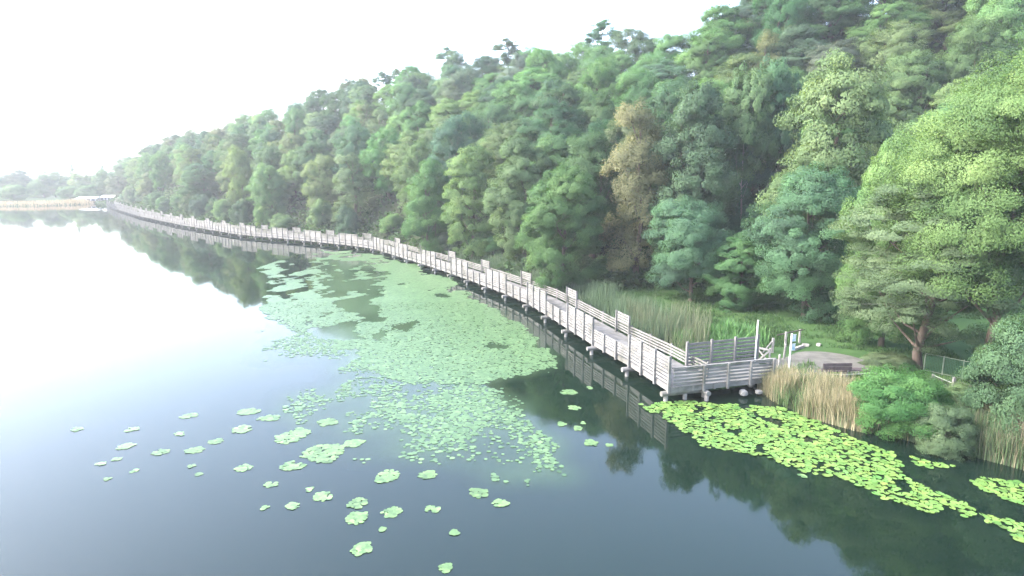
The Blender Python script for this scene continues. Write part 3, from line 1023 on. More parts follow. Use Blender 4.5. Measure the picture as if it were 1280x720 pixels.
# and along the back of the lawn
up.append(fill([(6.9, 50.2), (12.1, 51.3), (17.3, 50.9), (22.9, 44.8), (27.6, 41.7), (31.7, 43.8), (22.2, 54.4), (10.1, 57.2), (3.4, 55.8)], 9000, r1))
q_ = np.column_stack([r1.uniform(-190, 70, 120000), r1.uniform(36, 240, 120000)])
hq = hill(q_[:, 0], q_[:, 1])
qx, _ = to_px(q_[:, 0], q_[:, 1], hq)
up.append(q_[(hq > .6) & (qx > 120) & (qx < 1300) & (q_[:, 1] < np.interp(qx, HP, H1) + 3)][:45000])
up = np.concatenate(up)
uz = gz(up, .1)
hgt = r1.uniform(0, 1, len(up)) * (.5 + 1.1 * np.clip(fbm(up[:, 0], up[:, 1], .6, 9), 0, 1.2))
v, f = leaf_quads(np.column_stack([up, uz + hgt]), np.array([0, 0, .8]) + r1.normal(size=(len(up), 3)) * .5, r1.uniform(.2, .42, len(up)) * (1 + up[:, 1] / 130), r1)
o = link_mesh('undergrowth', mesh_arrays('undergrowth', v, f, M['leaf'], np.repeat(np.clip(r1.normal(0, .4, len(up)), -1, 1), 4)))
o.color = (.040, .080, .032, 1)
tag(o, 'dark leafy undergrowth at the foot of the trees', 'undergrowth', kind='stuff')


# ------------------------------------------------------------------ pads and pondweed on the water
def disc_mesh(name, mat, n=11, notch=True, seed=0, rough=.08):
    r = np.random.default_rng(seed)
    vs, tint = [(0, 0, .004)], [0]
    a0 = .22 if notch else 0
    cnt = n
    for i in range(cnt):
        a = a0 + (2 * math.pi - 2 * a0) * i / (cnt - 1 if notch else cnt)
        rr = 1 + r.uniform(-rough, rough)
        vs.append((rr * math.cos(a), rr * math.sin(a), .006 + r.uniform(0, .02)))
    fs = [[0, i, i + 1] for i in range(1, cnt)]
    if not notch: fs.append([0, cnt, 1])
    me = bpy.data.meshes.new(name)
    me.from_pydata(vs, [], fs)
    me.materials.append(mat)
    for p_ in me.polygons: p_.use_smooth = True
    return me


lily_polys = [
    [(800, 508), (850, 503), (940, 507), (1000, 516), (1060, 546), (1115, 566), (1130, 584), (1122, 592), (1145, 604), (1200, 628), (1222, 641), (1205, 649), (1165, 644), (1100, 622), (1060, 602), (1000, 590), (960, 572), (880, 560), (842, 530)],
    [(1210, 601), (1228, 596), (1290, 606), (1290, 636), (1240, 622)], [(1225, 641), (1256, 650), (1275, 652), (1290, 672), (1290, 684), (1266, 676), (1262, 662), (1232, 652)], [(1135, 570), (1160, 577), (1190, 582), (1165, 587), (1140, 579)]]
r2 = np.random.default_rng(77)
pads = []
cell = {}
cnd = np.column_stack([r2.uniform(3, 21, 60000), r2.uniform(13, 29, 60000)])
cpx_, cpy_ = to_px(cnd[:, 0], cnd[:, 1], 0)
e_ = fbm(cnd[:, 0], cnd[:, 1], 2.2, 3)
inside = np.zeros(len(cnd), bool)
for q in lily_polys: inside |= in_poly(cpx_ + 5 * e_, cpy_ + 3 * e_, q)
inside &= fbm(cnd[:, 0], cnd[:, 1], 3.2, 5) > -.60
for x, y in cnd[inside]:
    key = (int(x / .3), int(y / .3))
    near_ = [p for i in (-1, 0, 1) for j in (-1, 0, 1) for p in cell.get((key[0] + i, key[1] + j), ())]
    rr = random.uniform(.09, .155)
    if any((p[0] - x) ** 2 + (p[1] - y) ** 2 < (.64 * (p[2] + rr)) ** 2 for p in near_): continue
    cell.setdefault(key, []).append((x, y, rr))
    pads.append((x, y, rr))
pads.sort(key=lambda p: math.hypot(p[0], p[1]) - p[2] * 20)
print('lily pads', len(pads))
pm = [disc_mesh('lily_pad', M['pad'], 12, True, s) for s in range(4)]
rest_v, rest_f, rest_t = [], [], []
LILY = (.098, .178, .046)
for i, (x, y, rr) in enumerate(pads):
    rz = r2.uniform(0, 6.28)
    if i < 300:
        o = link_mesh('lily_pad', pm[i % 4])
        o.location = (x, y, .006 + r2.uniform(0, .022))
        o.rotation_euler = (r2.normal(0, .06), r2.normal(0, .06), rz)
        o.scale = (rr, rr * r2.uniform(.85, 1), 1)
        k = 1 + r2.normal(0, .13)
        o.color = (LILY[0] * k * (1 + r2.normal(0, .10)), LILY[1] * k, LILY[2] * k, 1)
        tag(o, 'bright yellow-green lily pad floating in the patch below the near reeds', 'lily pad', 'lily pads by the near bank')
    else:
        b0 = len(rest_v)
        zz = .006 + r2.uniform(0, .022)
        tx, ty = r2.normal(0, .06, 2)
        c_, s_ = math.cos(rz), math.sin(rz)
        for vv in pm[i % 4].vertices:
            lx, ly = vv.co.x * rr * c_ - vv.co.y * rr * s_, vv.co.x * rr * s_ + vv.co.y * rr * c_
            rest_v.append((x + lx, y + ly, zz + vv.co.z + lx * tx + ly * ty))
        for pp in pm[i % 4].polygons: rest_f.append([b0 + q for q in pp.vertices])
        rest_t += [float(np.clip(r2.normal(0, .45), -1, 1))] * len(pm[i % 4].vertices)
if rest_v:
    o = link_mesh('lily_pads', mesh_arrays('lily_pads', rest_v, rest_f, M['pad'], rest_t))
    o.color = (*LILY, 1)
    tag(o, 'sheet of bright lily pads between the entrance walkway and open water', 'lily pads', kind='stuff')


def hex_pads(name, pts, rad, col, rng, z=(.008, .020), k=7):
    n = len(pts)
    a = np.linspace(0, 2 * np.pi, k, endpoint=False)[None, :] + rng.uniform(0, 6.28, (n, 1))
    r = rad[:, None] * rng.uniform(.78, 1.15, (n, k))
    zz = rng.uniform(z[0], z[1], (n, 1)) + rng.uniform(0, .004, (n, k))
    v = np.stack([pts[:, :1] + r * np.cos(a), pts[:, 1:2] + r * np.sin(a), zz], -1).reshape(-1, 3)
    f = np.arange(n * k).reshape(n, k)
    o = link_mesh(name, mesh_arrays(name, v, f, M['film'], np.repeat(np.clip(rng.normal(0, .4, n), -1, 1), k)))
    o.color = (*col, 1)
    return o


# the big sheet of small floating leaves beside the boardwalk
n = 380000
p = np.column_stack([r2.uniform(-28, 8, n), r2.uniform(17, 88, n)])
px, py = to_px(p[:, 0], p[:, 1], 0)
f1 = fbm(p[:, 0], p[:, 1], .55, 21)
f2 = fbm(p[:, 0], p[:, 1], 1.7, 22)
f3 = fbm(p[:, 0], p[:, 1] * .5, .42, 23)
jx, jy = px + 14 * f2, py + 6 * f1
dense = in_poly(jx, jy, [(400, 322), (480, 320), (560, 352), (622, 390), (672, 425), (694, 455), (660, 472), (600, 480), (540, 478), (480, 470), (430, 440), (395, 412), (375, 395), (385, 360)])
gappy = in_poly(jx, jy, [(320, 326), (400, 312), (480, 318), (560, 348), (520, 380), (470, 440), (400, 425), (330, 395), (345, 360)]) | in_poly(jx, jy, [(560, 465), (690, 450), (716, 480), (712, 505), (690, 520), (640, 515), (590, 500)])
low = in_poly(jx, jy, [(440, 450), (560, 470), (640, 510), (700, 560), (718, 608), (690, 612), (620, 596), (560, 585), (470, 560), (420, 500)])
leftf = in_poly(jx, jy, [(330, 395), (480, 430), (560, 540), (470, 585), (390, 560), (350, 480)])
def soft(v, w=.35): return np.clip(.5 + v / w, 0, 1)


pr = np.where(dense, soft(f1 + .5 * f2 + .85), 0)
pr = np.maximum(pr, np.where(gappy, soft(f3 + .6 * f2 - .12, .25), 0))
pr = np.maximum(pr, np.where(low, soft(f1 + .60 * f2 - .02 - (py - 500) / 600, .8), 0))
pr = np.maximum(pr, np.where(leftf, soft(f1 + .6 * f2 - .42, .7) * .55, 0))
mid = in_poly(jx, jy, [(440, 430), (600, 470), (660, 520), (690, 580), (560, 570), (460, 530)])
pr = np.maximum(pr, np.where(mid, .14 + .40 * soft(f2 + .4 * f1, .8), 0))
soft_zone = low | leftf | mid
pr = np.where(soft_zone & ~dense, pr * .62, pr)
keep = r2.random(n) < pr * np.where(py < 400, 1.0, .80)
# gaps of open water inside the sheet
keep &= ~((jx + 10 * f3 > 395) & (jx < 478 + 12 * f3) & (jy > 326) & (jy < 428) & (f3 + .7 * f2 < .20 + .25 * f1))
p = p[keep]
f_ = 1.0
o = hex_pads('pondweed_sheet', p, r2.uniform(.045, .115, len(p)) * (1 + .5 * (p[:, 1] > 50)), (.070, .128, .058), r2)
tag(o, 'pale green sheet of floating pondweed spread along the boardwalk', 'pondweed', kind='stuff')
print('film', len(p))

# thin algal skin lying between the floating leaves, fading out over open water
fx, fy = np.arange(-26, 9, .33), np.arange(17, 84, .33)
FX, FY = np.meshgrid(fx, fy)
q1, q2 = fbm(FX, FY, .55, 21), fbm(FX, FY, 1.7, 22)
qx, qy = to_px(FX, FY, 0)
qx, qy = (qx + 14 * q2).ravel(), (qy + 6 * q1).ravel()
shp = FX.shape


def zone(poly): return in_poly(qx, qy, poly).reshape(shp)


al = zone([(400, 322), (480, 320), (560, 352), (622, 390), (672, 425), (694, 455), (660, 472), (600, 480), (540, 478), (480, 470), (430, 440), (395, 412), (375, 395), (385, 360)]) * soft(q1 + .5 * q2 + 1.0, 1.4) * .75
al = np.maximum(al, zone([(430, 440), (560, 462), (650, 505), (704, 560), (716, 606), (690, 610), (620, 596), (560, 585), (470, 565), (410, 510)]) * (.22 + .55 * soft(q1 + .5 * q2, 1.4)))
al = np.maximum(al, zone([(340, 400), (480, 430), (560, 540), (470, 580), (380, 555), (330, 480)]) * .50 * soft(q1 + .4 * q2 - .1, 1.6))
for _ in range(5):
    al[1:-1, 1:-1] = (al[1:-1, 1:-1] * 2 + al[:-2, 1:-1] + al[2:, 1:-1] + al[1:-1, :-2] + al[1:-1, 2:]) / 6
ii = np.arange(al.size).reshape(shp)
qd = np.stack([ii[:-1, :-1], ii[:-1, 1:], ii[1:, 1:], ii[1:, :-1]], -1).reshape(-1, 4)
qd = qd[al.ravel()[qd].max(1) > .015]
used, inv = np.unique(qd, return_inverse=True)
m, nt, out = new_mat('algal_skin')
at_ = N(nt, 'ShaderNodeAttribute', attribute_name='tint')
nz = noise_node(nt, 5.0, 4, .65)
mr = N(nt, 'ShaderNodeMapRange')
for k_, v_ in (('From Min', .3), ('From Max', .7), ('To Min', .45), ('To Max', 1.15)): mr.inputs[k_].default_value = v_
nt.links.new(nz.outputs['Fac'], mr.inputs[0])
mul = nt.nodes.new('ShaderNodeMath'); mul.operation = 'MULTIPLY'; mul.use_clamp = True
nt.links.new(mr.outputs[0], mul.inputs[0]); nt.links.new(at_.outputs['Fac'], mul.inputs[1])
p_ = N(nt, 'ShaderNodeBsdfPrincipled', Roughness=.12)
p_.inputs['Base Color'].default_value = (.060, .108, .056, 1)
tr_ = nt.nodes.new('ShaderNodeBsdfTransparent')
mx_ = nt.nodes.new('ShaderNodeMixShader')
nt.links.new(mul.outputs[0], mx_.inputs[0]); nt.links.new(tr_.outputs[0], mx_.inputs[1]); nt.links.new(p_.outputs[0], mx_.inputs[2])
nt.links.new(mx_.outputs[0], out.inputs[0])
fv = np.column_stack([FX.ravel()[used], FY.ravel()[used], np.full(len(used), .004)])
tag(link_mesh('algae_film', mesh_arrays('algae_film', fv, inv.reshape(-1, 4), m, np.clip(al.ravel()[used], 0, 1), True)), 'thin pale green algae film between the floating pondweed leaves', 'algae', kind='stuff')

patches = [(157, 558, 22, 8), (200, 565, 22, 7), (245, 563, 26, 9), (127, 580, 12, 5), (147, 574, 12, 5), (168, 589, 10, 4), (134, 599, 8, 4), (225, 543, 16, 5), (270, 552, 20, 7), (302, 537, 26, 11), (239, 583, 8, 4), (248, 593, 9, 4),
           (306, 585, 22, 9), (338, 606, 16, 7), (331, 635, 10, 5), (366, 633, 20, 10), (386, 612, 8, 5), (402, 621, 29, 13), (365, 545, 46, 20), (338, 523, 30, 8), (310, 515, 32, 9), (368, 582, 37, 12), (405, 567, 62, 25), (441, 555, 30, 12),
           (410, 528, 32, 10), (482, 597, 34, 18), (536, 594, 28, 13), (446, 631, 25, 15), (449, 649, 31, 18), (488, 641, 27, 13), (477, 663, 9, 6), (541, 637, 21, 9), (451, 686, 27, 18), (569, 666, 14, 9), (556, 709, 16, 12), (600, 617, 27, 14),
           (625, 629, 27, 10), (165, 537, 20, 5), (95, 537, 18, 5), (710, 491, 26, 8), (718, 510, 16, 6), (702, 530, 12, 6), (722, 536, 12, 6), (737, 485, 8, 4), (738, 554, 20, 9), (761, 557, 9, 4), (729, 529, 7, 4), (236, 520, 24, 6), (1003, 595, 9, 5)]
r3 = np.random.default_rng(5)


def spot(px, py):
    s = 'left' if px < 215 else 'centre-left' if px < 350 else 'middle' if px < 470 else 'centre' if px < 660 else 'dark right'
    t = 'far' if py < 548 else 'nearer' if py < 600 else 'near' if py < 640 else 'nearest'
    return f'{t} {s} water'


for i, (px, py, w, h) in enumerate(patches):
    c = at(px, py, 0)
    e1 = at(px + w / 2, py, 0)
    e2 = at(px, py - h / 2, 0)
    rx, ry = np.linalg.norm(e1 - c) * 1.2, np.linalg.norm(e2 - c) * 1.2
    k = max(8, int(rx * ry * 3.14 / .010))
    a = r3.uniform(0, 6.28, k * 2)
    rad = np.sqrt(r3.random(k * 2)) * (1 + .20 * np.sin(a * 2 + r3.uniform(0, 6)) + .16 * np.sin(a * 3 + r3.uniform(0, 6)) + .10 * np.sin(a * 5 + r3.uniform(0, 6))) * np.where(r3.random(k * 2) < .06, 1.35, 1)
    q = np.column_stack([rad * np.cos(a) * rx, rad * np.sin(a) * ry])
    g = fbm(q[:, 0] + c[0], q[:, 1] + c[1], 3.0, 50 + i)
    q = q[np.argsort(np.hypot(q[:, 0] / rx, q[:, 1] / ry) - .20 * g)][:k]
    o = hex_pads('pondweed_patch', q, r3.uniform(.05, .10, k), tuple(np.array((.095, .168, .064)) * r3.uniform(.75, 1.1)), r3)
    o.location = (c[0], c[1], 0)
    size = 'tiny' if w < 13 else 'small' if w < 23 else 'medium' if w < 33 else 'large'
    tag(o, f'{size} light green pondweed patch adrift in the {spot(px, py)}', 'pondweed patch', 'loose pondweed patches')

# ------------------------------------------------------------------ gravel path and clearing
path_pts = [at(955, 462, .8), at(985, 460, .8), at(1010, 455, .8), at(1040, 452, .8), at(1085, 461, .8), at(1130, 474, .8), at(1190, 481, .8), (21.9, 24.5), (26.5, 19.7), (32.8, 13.3)]
path_w = [1.2, 1.4, 1.8, 1.9, 1.5, 1.0, .9, .9, .9, .9]
pl = np.array([np.asarray(q, float) for q in path_pts])
tt = np.linspace(0, len(pl) - 1, 90)
cx_ = np.interp(tt, range(len(pl)), pl[:, 0]); cy_ = np.interp(tt, range(len(pl)), pl[:, 1]); cw_ = np.interp(tt, range(len(pl)), path_w)
for _ in range(6):
    cx_[1:-1] = (cx_[:-2] + cx_[1:-1] * 2 + cx_[2:]) / 4; cy_[1:-1] = (cy_[:-2] + cy_[1:-1] * 2 + cy_[2:]) / 4; cw_[1:-1] = (cw_[:-2] + cw_[1:-1] * 2 + cw_[2:]) / 4
tx_, ty_ = np.gradient(cx_), np.gradient(cy_)
ln = np.hypot(tx_, ty_)
rows = []
for j, f in enumerate(np.linspace(-1, 1, 13)):
    ww = cw_ * (1 + .10 * np.sin(tt * 2.3 + 1) + .06 * np.sin(tt * 5.1))
    x, y = cx_ - ty_ / ln * ww * f, cy_ + tx_ / ln * ww * f
    rows.append(np.column_stack([x, y, np.maximum(ground_z(x, y), .55) + .05 - .06 * abs(f) ** 6]))
v = np.stack(rows, 1).reshape(-1, 3)
ii = np.arange(90 * 13).reshape(90, 13)
f = np.stack([ii[:-1, :-1], ii[1:, :-1], ii[1:, 1:], ii[:-1, 1:]], -1).reshape(-1, 4)
tag(link_mesh('path', mesh_arrays('path', v, f, M['gravel'], None, True)), kind='structure')


def gp(px, py, z=.85):
    a = at(px, py, z)
    return a, float(max(ground_z(a[:1], a[1:])[0], .3))


# ------------------------------------------------------------------ things at the entrance
def pole(name, px, py, top_py, r, mat, label, cat, lean=0.0):
    a, z = gp(px, py)
    _, zt = at_depth(px, top_py, a[1])
    o = empty(name, (a[0], a[1], z))
    return o, a, z, zt


o, a, z, zt = pole('tall_pole', 943.5, 451, 401, .05, None, '', '')
mb = MB(); mb.tube([(0, 0, -.3), (.03, 0, zt - z)], [.042, .04], 10); mb.build('post', M['white_paint'], o)
mb = MB(); mb.tube([(.03, 0, zt - z), (.03, 0, zt - z + .03)], [.05, .035], 10); mb.build('cap', M['white_paint'], o)
tag(o, 'tall slim white pole at the end of the slatted screen', 'pole')

o, a, z, zt = pole('sign_post', 985, 468, 417, .05, None, '', '')
mb = MB(); mb.tube([(0, 0, -.3), (.04, 0, zt - z)], [.042, .04], 10); mb.build('post', M['white_paint'], o)
for i, zz in enumerate((zt - z - .22, zt - z - .66)):
    mb = MB()
    mb.box((.16, .07, zz), (.26, .02, .30), (Vector((.94, .34, 0)), Vector((-.34, .94, 0)), Vector((0, 0, 1))))
    pl_ = mb.build('notice_plate', M['blue_plate'], o)
    mb = MB()
    mb.box((.16, .055, zz + .157), (.28, .02, .02), (Vector((.94, .34, 0)), Vector((-.34, .94, 0)), Vector((0, 0, 1))))
    mb.box((.16, .055, zz - .157), (.28, .02, .02), (Vector((.94, .34, 0)), Vector((-.34, .94, 0)), Vector((0, 0, 1))))
    mb.build('plate_rim', M['white_paint'], pl_)
tag(o, 'white sign post with two small pale blue plates by the walkway end', 'sign post')

# cross-braced wooden gate
a, z = gp(947, 447)
b_, _ = gp(961, 449)
d = b_ - a
o = empty('wooden_gate', (a[0], a[1], z), math.atan2(d[1], d[0]))
L = float(np.linalg.norm(d)) * 1.05
for x in (0, L):
    mb = MB(); mb.box((x, 0, .42), (.08, .08, .96)); mb.build('gate_post', M['pile'], o)
mb = MB(); mb.bar((0, -.05, .84), (L, -.05, .80), .04, .09); mb.build('rail', M['pile'], o)
mb = MB(); mb.bar((0, -.05, .14), (L, -.05, .14), .04, .08); mb.build('rail', M['pile'], o)
mb = MB(); mb.bar((0, -.095, .78), (L, -.095, .16), .03, .08); mb.build('brace', M['pile'], o)
mb = MB(); mb.bar((0, -.13, .16), (L, -.13, .78), .03, .08); mb.build('brace', M['pile'], o)
tag(o, 'small pale wooden gate with crossed braces beside the slatted screen', 'gate')

# post with a slanting strut on the grass side
a, z = gp(965.5, 438)
o = empty('strut_post', (a[0], a[1], z))
mb = MB(); mb.box((0, 0, .30), (.10, .10, 1.0)); mb.build('post', M['pile'], o)
mb = MB(); mb.bar((-.06, 0, .60), (-.55, -.1, .02), .05, .07, (0, 1, 0)); mb.build('strut', M['grey_wood'], o)
tag(o, 'short pale post with a slanting strut behind the cross-braced gate', 'post')

# post-and-rail fence behind the sign post
a, z = gp(981.5, 431)
b_, zb_ = gp(999, 428)
o = empty('rail_fence', (a[0], a[1], z))
dv = Vector((b_[0] - a[0], b_[1] - a[1], zb_ - z))
for q in (Vector((0, 0, 0)), dv):
    mb = MB(); mb.box(q + Vector((0, 0, .32)), (.09, .09, .98)); mb.build('post', M['pile'], o)
mb = MB(); mb.bar(Vector((-.5, -.02, .62)), dv + Vector((.1, -.06, .80)), .05, .06); mb.build('rail', M['dark_wood'], o)
tag(o, 'two pale posts joined by a dark rail behind the sign post', 'fence')

for px, py, h, lab in ((974, 452, .55, 'short pale bollard post between gate and sign post'), (979.5, 446, .8, 'leaning grey post stub just left of the sign post')):
    a, z = gp(px, py)
    o = empty('bollard', (a[0], a[1], z))
    mb = MB(); mb.tube([(0, 0, -.2), (0.06 if h > .6 else 0, 0, h)], .055, 8); mb.build('post', M['pile'] if h < .6 else M['grey_wood'], o)
    mb = MB(); mb.tube([(0.06 if h > .6 else 0, 0, h), (0.06 if h > .6 else 0, 0, h + .03)], [.055, .03], 8); mb.build('cap', M['pile'], o)
    tag(o, lab, 'bollard', 'short posts by the walkway')

# pale edging boards lying at the grass edge
for i, (x0, y0, x1, y1) in enumerate(((990, 437, 998, 434.5), (996, 435, 1004, 432.5), (1003, 431, 1011, 431.5), (1021, 430.5, 1026, 431.5))):
    a, z = gp(x0, y0); b_, zb_ = gp(x1, y1)
    mb = MB()
    L = float(np.linalg.norm(b_ - a))
    mb.box((0, 0, .06), (L, .16, .09)); mb.box((0, .0, .01), (L * .8, .22, .06))
    o = mb.build('edging_board', M['pile'])
    o.location = ((a[0] + b_[0]) / 2, (a[1] + b_[1]) / 2, (z + zb_) / 2 + .02)
    o.rotation_euler = (0, 0, math.atan2(*(b_ - a)[::-1]))
    tag(o, ['pale board edging the gravel nearest the sign post', 'pale board, second from the sign post along the grass edge', 'pale board, third from the sign post along the grass edge', 'short pale board lying alone at the far gravel edge'][i], 'edging board', 'edging boards of the gravel')


def bench(px, py, w, rz, label, back=True):
    a, z = gp(px, py)
    o = empty('bench', (a[0], a[1], z + .04), rz)
    mb = MB()
    for j in range(3): mb.box((0, -.17 + .16 * j, .45), (w, .13, .045))
    mb.build('seat', M['dark_wood'], o)
    if back:
        mb = MB()
        for j in range(2): mb.box((0, -.29, .62 + .17 * j), (w, .035, .15))
        mb.build('backrest', M['dark_wood'], o)
    for sx in (-.4, .4):
        mb = MB(); mb.box((sx * w, 0, .20), (.08, .42, .44))
        if back: mb.box((sx * w, -.255, .64), (.07, .03, .44))
        mb.build('leg', M['grey_wood'], o)
    tag(o, label, 'bench', 'benches on the gravel')


bench(1041, 472, 1.35, .05, 'dark brown bench with a backrest on the gravel above the straw reeds')
bench(1070, 472, 1.25, -.12, 'low dark bench without backrest, right of the backed bench', False)

# thin wire fence between walkway end and benches
a, z = gp(972, 474)
o = empty('wire_fence', (a[0], a[1], z))
prev = None
for px, py in ((972, 474), (994.5, 475), (1024, 479), (1086, 482)):
    q, zq = gp(px, py)
    v0 = Vector((q[0] - a[0], q[1] - a[1], zq - z))
    mb = MB(); mb.tube([v0 + Vector((0, 0, -.2)), v0 + Vector((0, 0, .72))], .035, 8); mb.build('post', M['pile'], o)
    if prev is not None:
        mb = MB()
        mb.tube([prev + Vector((0, 0, .68)), (prev + v0) / 2 + Vector((0, 0, .63)), v0 + Vector((0, 0, .68))], .022, 6)
        mb.tube([prev + Vector((0, 0, .35)), (prev + v0) / 2 + Vector((0, 0, .32)), v0 + Vector((0, 0, .35))], .012, 6)
        mb.build('wire', M['fence_paint'], o)
    prev = v0
tag(o, 'low pale wire fence on thin posts behind the straw reeds', 'fence')

# white-post fence with green netting under the right-hand trees
a, z = gp(1155, 460, .95)
o = empty('mesh_fence', (a[0], a[1], z))
pts_ = []
for px, py in ((1155, 460), (1178, 465), (1203, 470), (1229, 476)):
    q, zq = gp(px, py, .95)
    pts_.append(Vector((q[0] - a[0], q[1] - a[1], zq - z)))
d = (pts_[-1] - pts_[0]).normalized()
pts_.append(pts_[-1] + d * 1.1)
pts_.append(pts_[-2] + d * 2.2)
for q in pts_:
    mb = MB(); mb.tube([q + Vector((0, 0, -.25)), q + Vector((0, 0, .92))], .026, 8); mb.build('post', M['fence_paint'], o)
for zz in (.06, .88):
    mb = MB(); mb.bar(pts_[0] + Vector((0, -.04, zz)), pts_[-1] + Vector((0, -.04, zz)), .018, .022); mb.build('rail', M['fence_paint'], o)
mb = MB()
nn = 70
for i in range(nn):
    q = pts_[0].lerp(pts_[-1], (i + .5) / nn) + Vector((0, .02, 0))
    mb.bar(q + Vector((0, 0, .08)), q + Vector((0, 0, .86)), .012, .012, (1, 0, 0))
for i in range(11):
    zz = .12 + .07 * i
    mb.bar(pts_[0] + Vector((0, .035, zz)), pts_[-1] + Vector((0, .035, zz)), .010, .010)
mb.build('netting', M['green_mesh'], o)
tag(o, 'white-post fence with green netting below the huge yellow-green tree', 'fence')

# pale handrail beside the path
a, z = gp(1166, 474, .9)
b_, zb_ = gp(1191, 488, .9)
o = empty('handrail', (a[0], a[1], z))
e = Vector((b_[0] - a[0], b_[1] - a[1], zb_ - z))
mb = MB(); mb.box(e + Vector((0, 0, .25)), (.10, .10, .9)); mb.build('post', M['grey_wood'], o)
mb = MB(); mb.box(Vector((0, 0, .10)), (.08, .08, .5)); mb.build('post', M['grey_wood'], o)
mb = MB(); mb.tube([Vector((0, 0, .3)), e + Vector((0, 0, .42))], .022, 8); mb.build('rail', M['fence_paint'], o)
tag(o, 'pale sloping handrail ending at a wooden post beside the path', 'handrail')

# pale stones under the walkway end
for i, (px, py, s) in enumerate(((939, 479, .15), (930, 489, .17), (949, 488, .13))):
    a = at(px, py, .25)
    r = np.random.default_rng(60 + i)
    me = bpy.data.meshes.new('stone')
    import bmesh
    bm = bmesh.new()
    bmesh.ops.create_icosphere(bm, subdivisions=2, radius=1)
    k = r.uniform(0, 6, 6)
    for v_ in bm.verts:
        c = v_.co
        v_.co = c * (1 + .16 * math.sin(3 * c.x + k[0]) + .14 * math.sin(4 * c.y + k[1]) + .1 * math.sin(5 * c.z + k[2]))
    bm.to_mesh(me); bm.free()
    me.materials.append(M['stone'])
    o = link_mesh('bank_stone', me)
    o.location = (a[0], a[1], .18)
    o.scale = (s * 1.4, s, s * .8)
    tag(o, ['white stone tucked under the walkway end', 'grey-white stone at the water line below the walkway', 'pale stone against the straw reeds below the walkway'][i], 'stone', 'stones under the walkway end')

# cable strung through the right-hand trees
x0, z0 = at_depth(1050, 380, 30.5)
x1, z1 = at_depth(1205, 378, 28.4)
mb = MB()
mb.tube([(x0, 30.5, z0), ((x0 + x1) / 2, 29.5, (z0 + z1) / 2 - .05), (x1, 28.4, z1)], .010, 6)
tag(mb.build('cable', M['metal_wire']), 'thin pale cable strung through the olive layered tree', 'cable')

# pale sheds at the landing beyond the boardwalk end
for i, (px, w, d_, h, y, mat_, lab) in enumerate(((112, 7.5, 4, 1.5, 236, 'roof', 'long low shed with pale blue roof on the far shore'), (138, 5.2, 4, 1.7, 239, 'white_paint', 'low shed with white roof at the far end of the boardwalk'))):
    x, _ = at_depth(px, 250, y)
    z = max(float(ground_z(np.array([x]), np.array([float(y)]))[0]), .5)
    o = empty('boat_shed', (x, y, z))
    mb = MB(); mb.box((0, 0, h * .3), (w * .94, d_ * .9, h * .6)); wl = mb.build('wall', M['wall'], o)
    mb = MB()
    for q in range(4): mb.box((-w * .34 + q * w * .225, -d_ * .45 - .04, h * .26), (w * .16, .06, h * .44))
    mb.build('opening', M['dark_open'], wl)
    mb = MB()
    b0 = len(mb.v)
    mb.v += [Vector(c) for c in ((-w / 2, -d_ / 2, h * .6), (w / 2, -d_ / 2, h * .6), (w / 2, d_ / 2, h * .6), (-w / 2, d_ / 2, h * .6), (-w / 2, 0, h), (w / 2, 0, h))]
    mb.f += [[0, 1, 5, 4], [2, 3, 4, 5], [0, 4, 3], [1, 2, 5], [3, 2, 1, 0]]
    mb.build('roof', M[mat_], o)
    tag(o, lab, 'shed', 'sheds on the far shore')

# ------------------------------------------------------------------ haze
HAZE = .0006
if HAZE:
    mb = MB()
    mb.box((0, 1350, 57), (6100, 3400, 120))
    m, nt, out = new_mat('haze_air')
    pv = nt.nodes.new('ShaderNodeVolumePrincipled')
    pv.inputs['Color'].default_value = (.90, .95, 1.0, 1)
    pv.inputs['Density'].default_value = HAZE
    pv.inputs['Anisotropy'].default_value = .3
    nt.links.new(pv.outputs[0], out.inputs['Volume'])
    o = mb.build('haze', m)
    tag(o, kind='stuff')

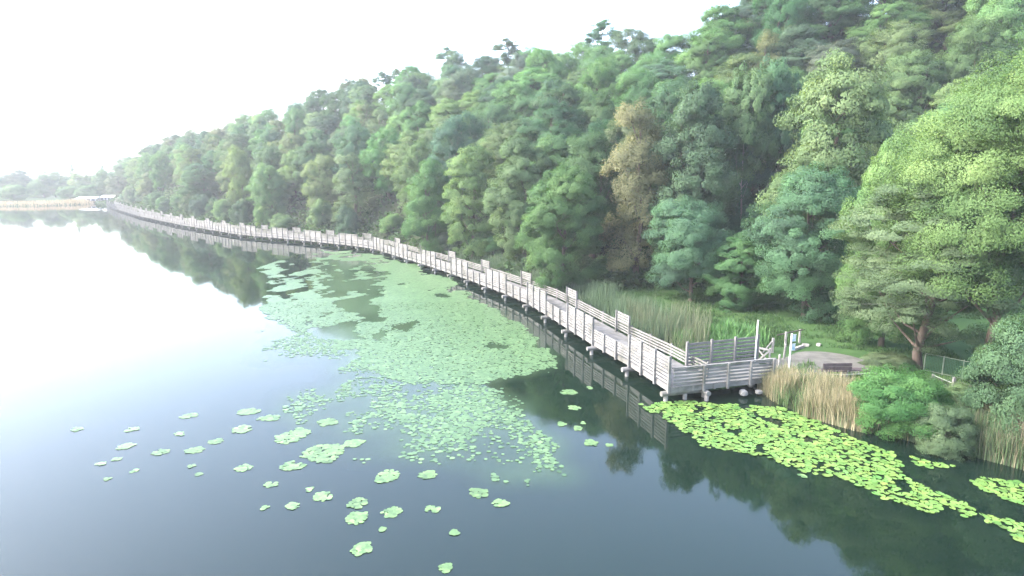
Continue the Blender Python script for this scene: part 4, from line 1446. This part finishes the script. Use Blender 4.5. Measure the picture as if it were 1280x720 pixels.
# ------------------------------------------------------------------ light
SUN_EL, SUN_AZ = 40.0, -98.0                    # degrees; azimuth from straight ahead, negative = left
w = bpy.data.worlds.new('World')
scene.world = w
w.use_nodes = True
nt = w.node_tree
nt.nodes.clear()
sky = nt.nodes.new('ShaderNodeTexSky')
sky.sky_type = 'NISHITA'
sky.sun_disc = False
sky.sun_elevation = math.radians(SUN_EL)
sky.sun_rotation = math.radians(SUN_AZ)
sky.altitude = 100
sky.air_density = 1.0
sky.dust_density = 4.0
sky.ozone_density = 1.0
bg = nt.nodes.new('ShaderNodeBackground')
bg.inputs['Strength'].default_value = .15
wo = nt.nodes.new('ShaderNodeOutputWorld')
nt.links.new(sky.outputs[0], bg.inputs[0])
nt.links.new(bg.outputs[0], wo.inputs[0])
sl = bpy.data.lights.new('sun', 'SUN')
sl.energy = 1.4
sl.angle = math.radians(20)
sl.color = (1, .97, .92)
so = bpy.data.objects.new('sun', sl)
C.objects.link(so)
az, el = math.radians(SUN_AZ), math.radians(SUN_EL)
dirv = Vector((math.sin(az) * math.cos(el), math.cos(az) * math.cos(el), math.sin(el)))
so.rotation_euler = (-dirv).to_track_quat('-Z', 'Y').to_euler()
so.location = dirv * 100

# ------------------------------------------------------------------ camera and render
cam = bpy.data.cameras.new('camera')
cam.sensor_width = 36
cam.lens = 36 * FPX / 1280
cam.clip_start = .1
cam.clip_end = 8000
co = bpy.data.objects.new('camera', cam)
C.objects.link(co)
co.location = (0, 0, CAMZ)
co.rotation_euler = (math.pi / 2 - PITCH, 0, 0)
scene.camera = co
scene.view_settings.view_transform = 'Standard'
scene.view_settings.look = 'None'
scene.view_settings.exposure = 3.0
scene.view_settings.gamma = 1
cy = scene.cycles
cy.use_denoising = True
cy.use_adaptive_sampling = True
cy.adaptive_threshold = .02
cy.max_bounces = 6
cy.diffuse_bounces = 3
cy.glossy_bounces = 3
cy.transmission_bounces = 3
cy.volume_bounces = 1
cy.transparent_max_bounces = 4
cy.caustics_reflective = False
cy.caustics_refractive = False
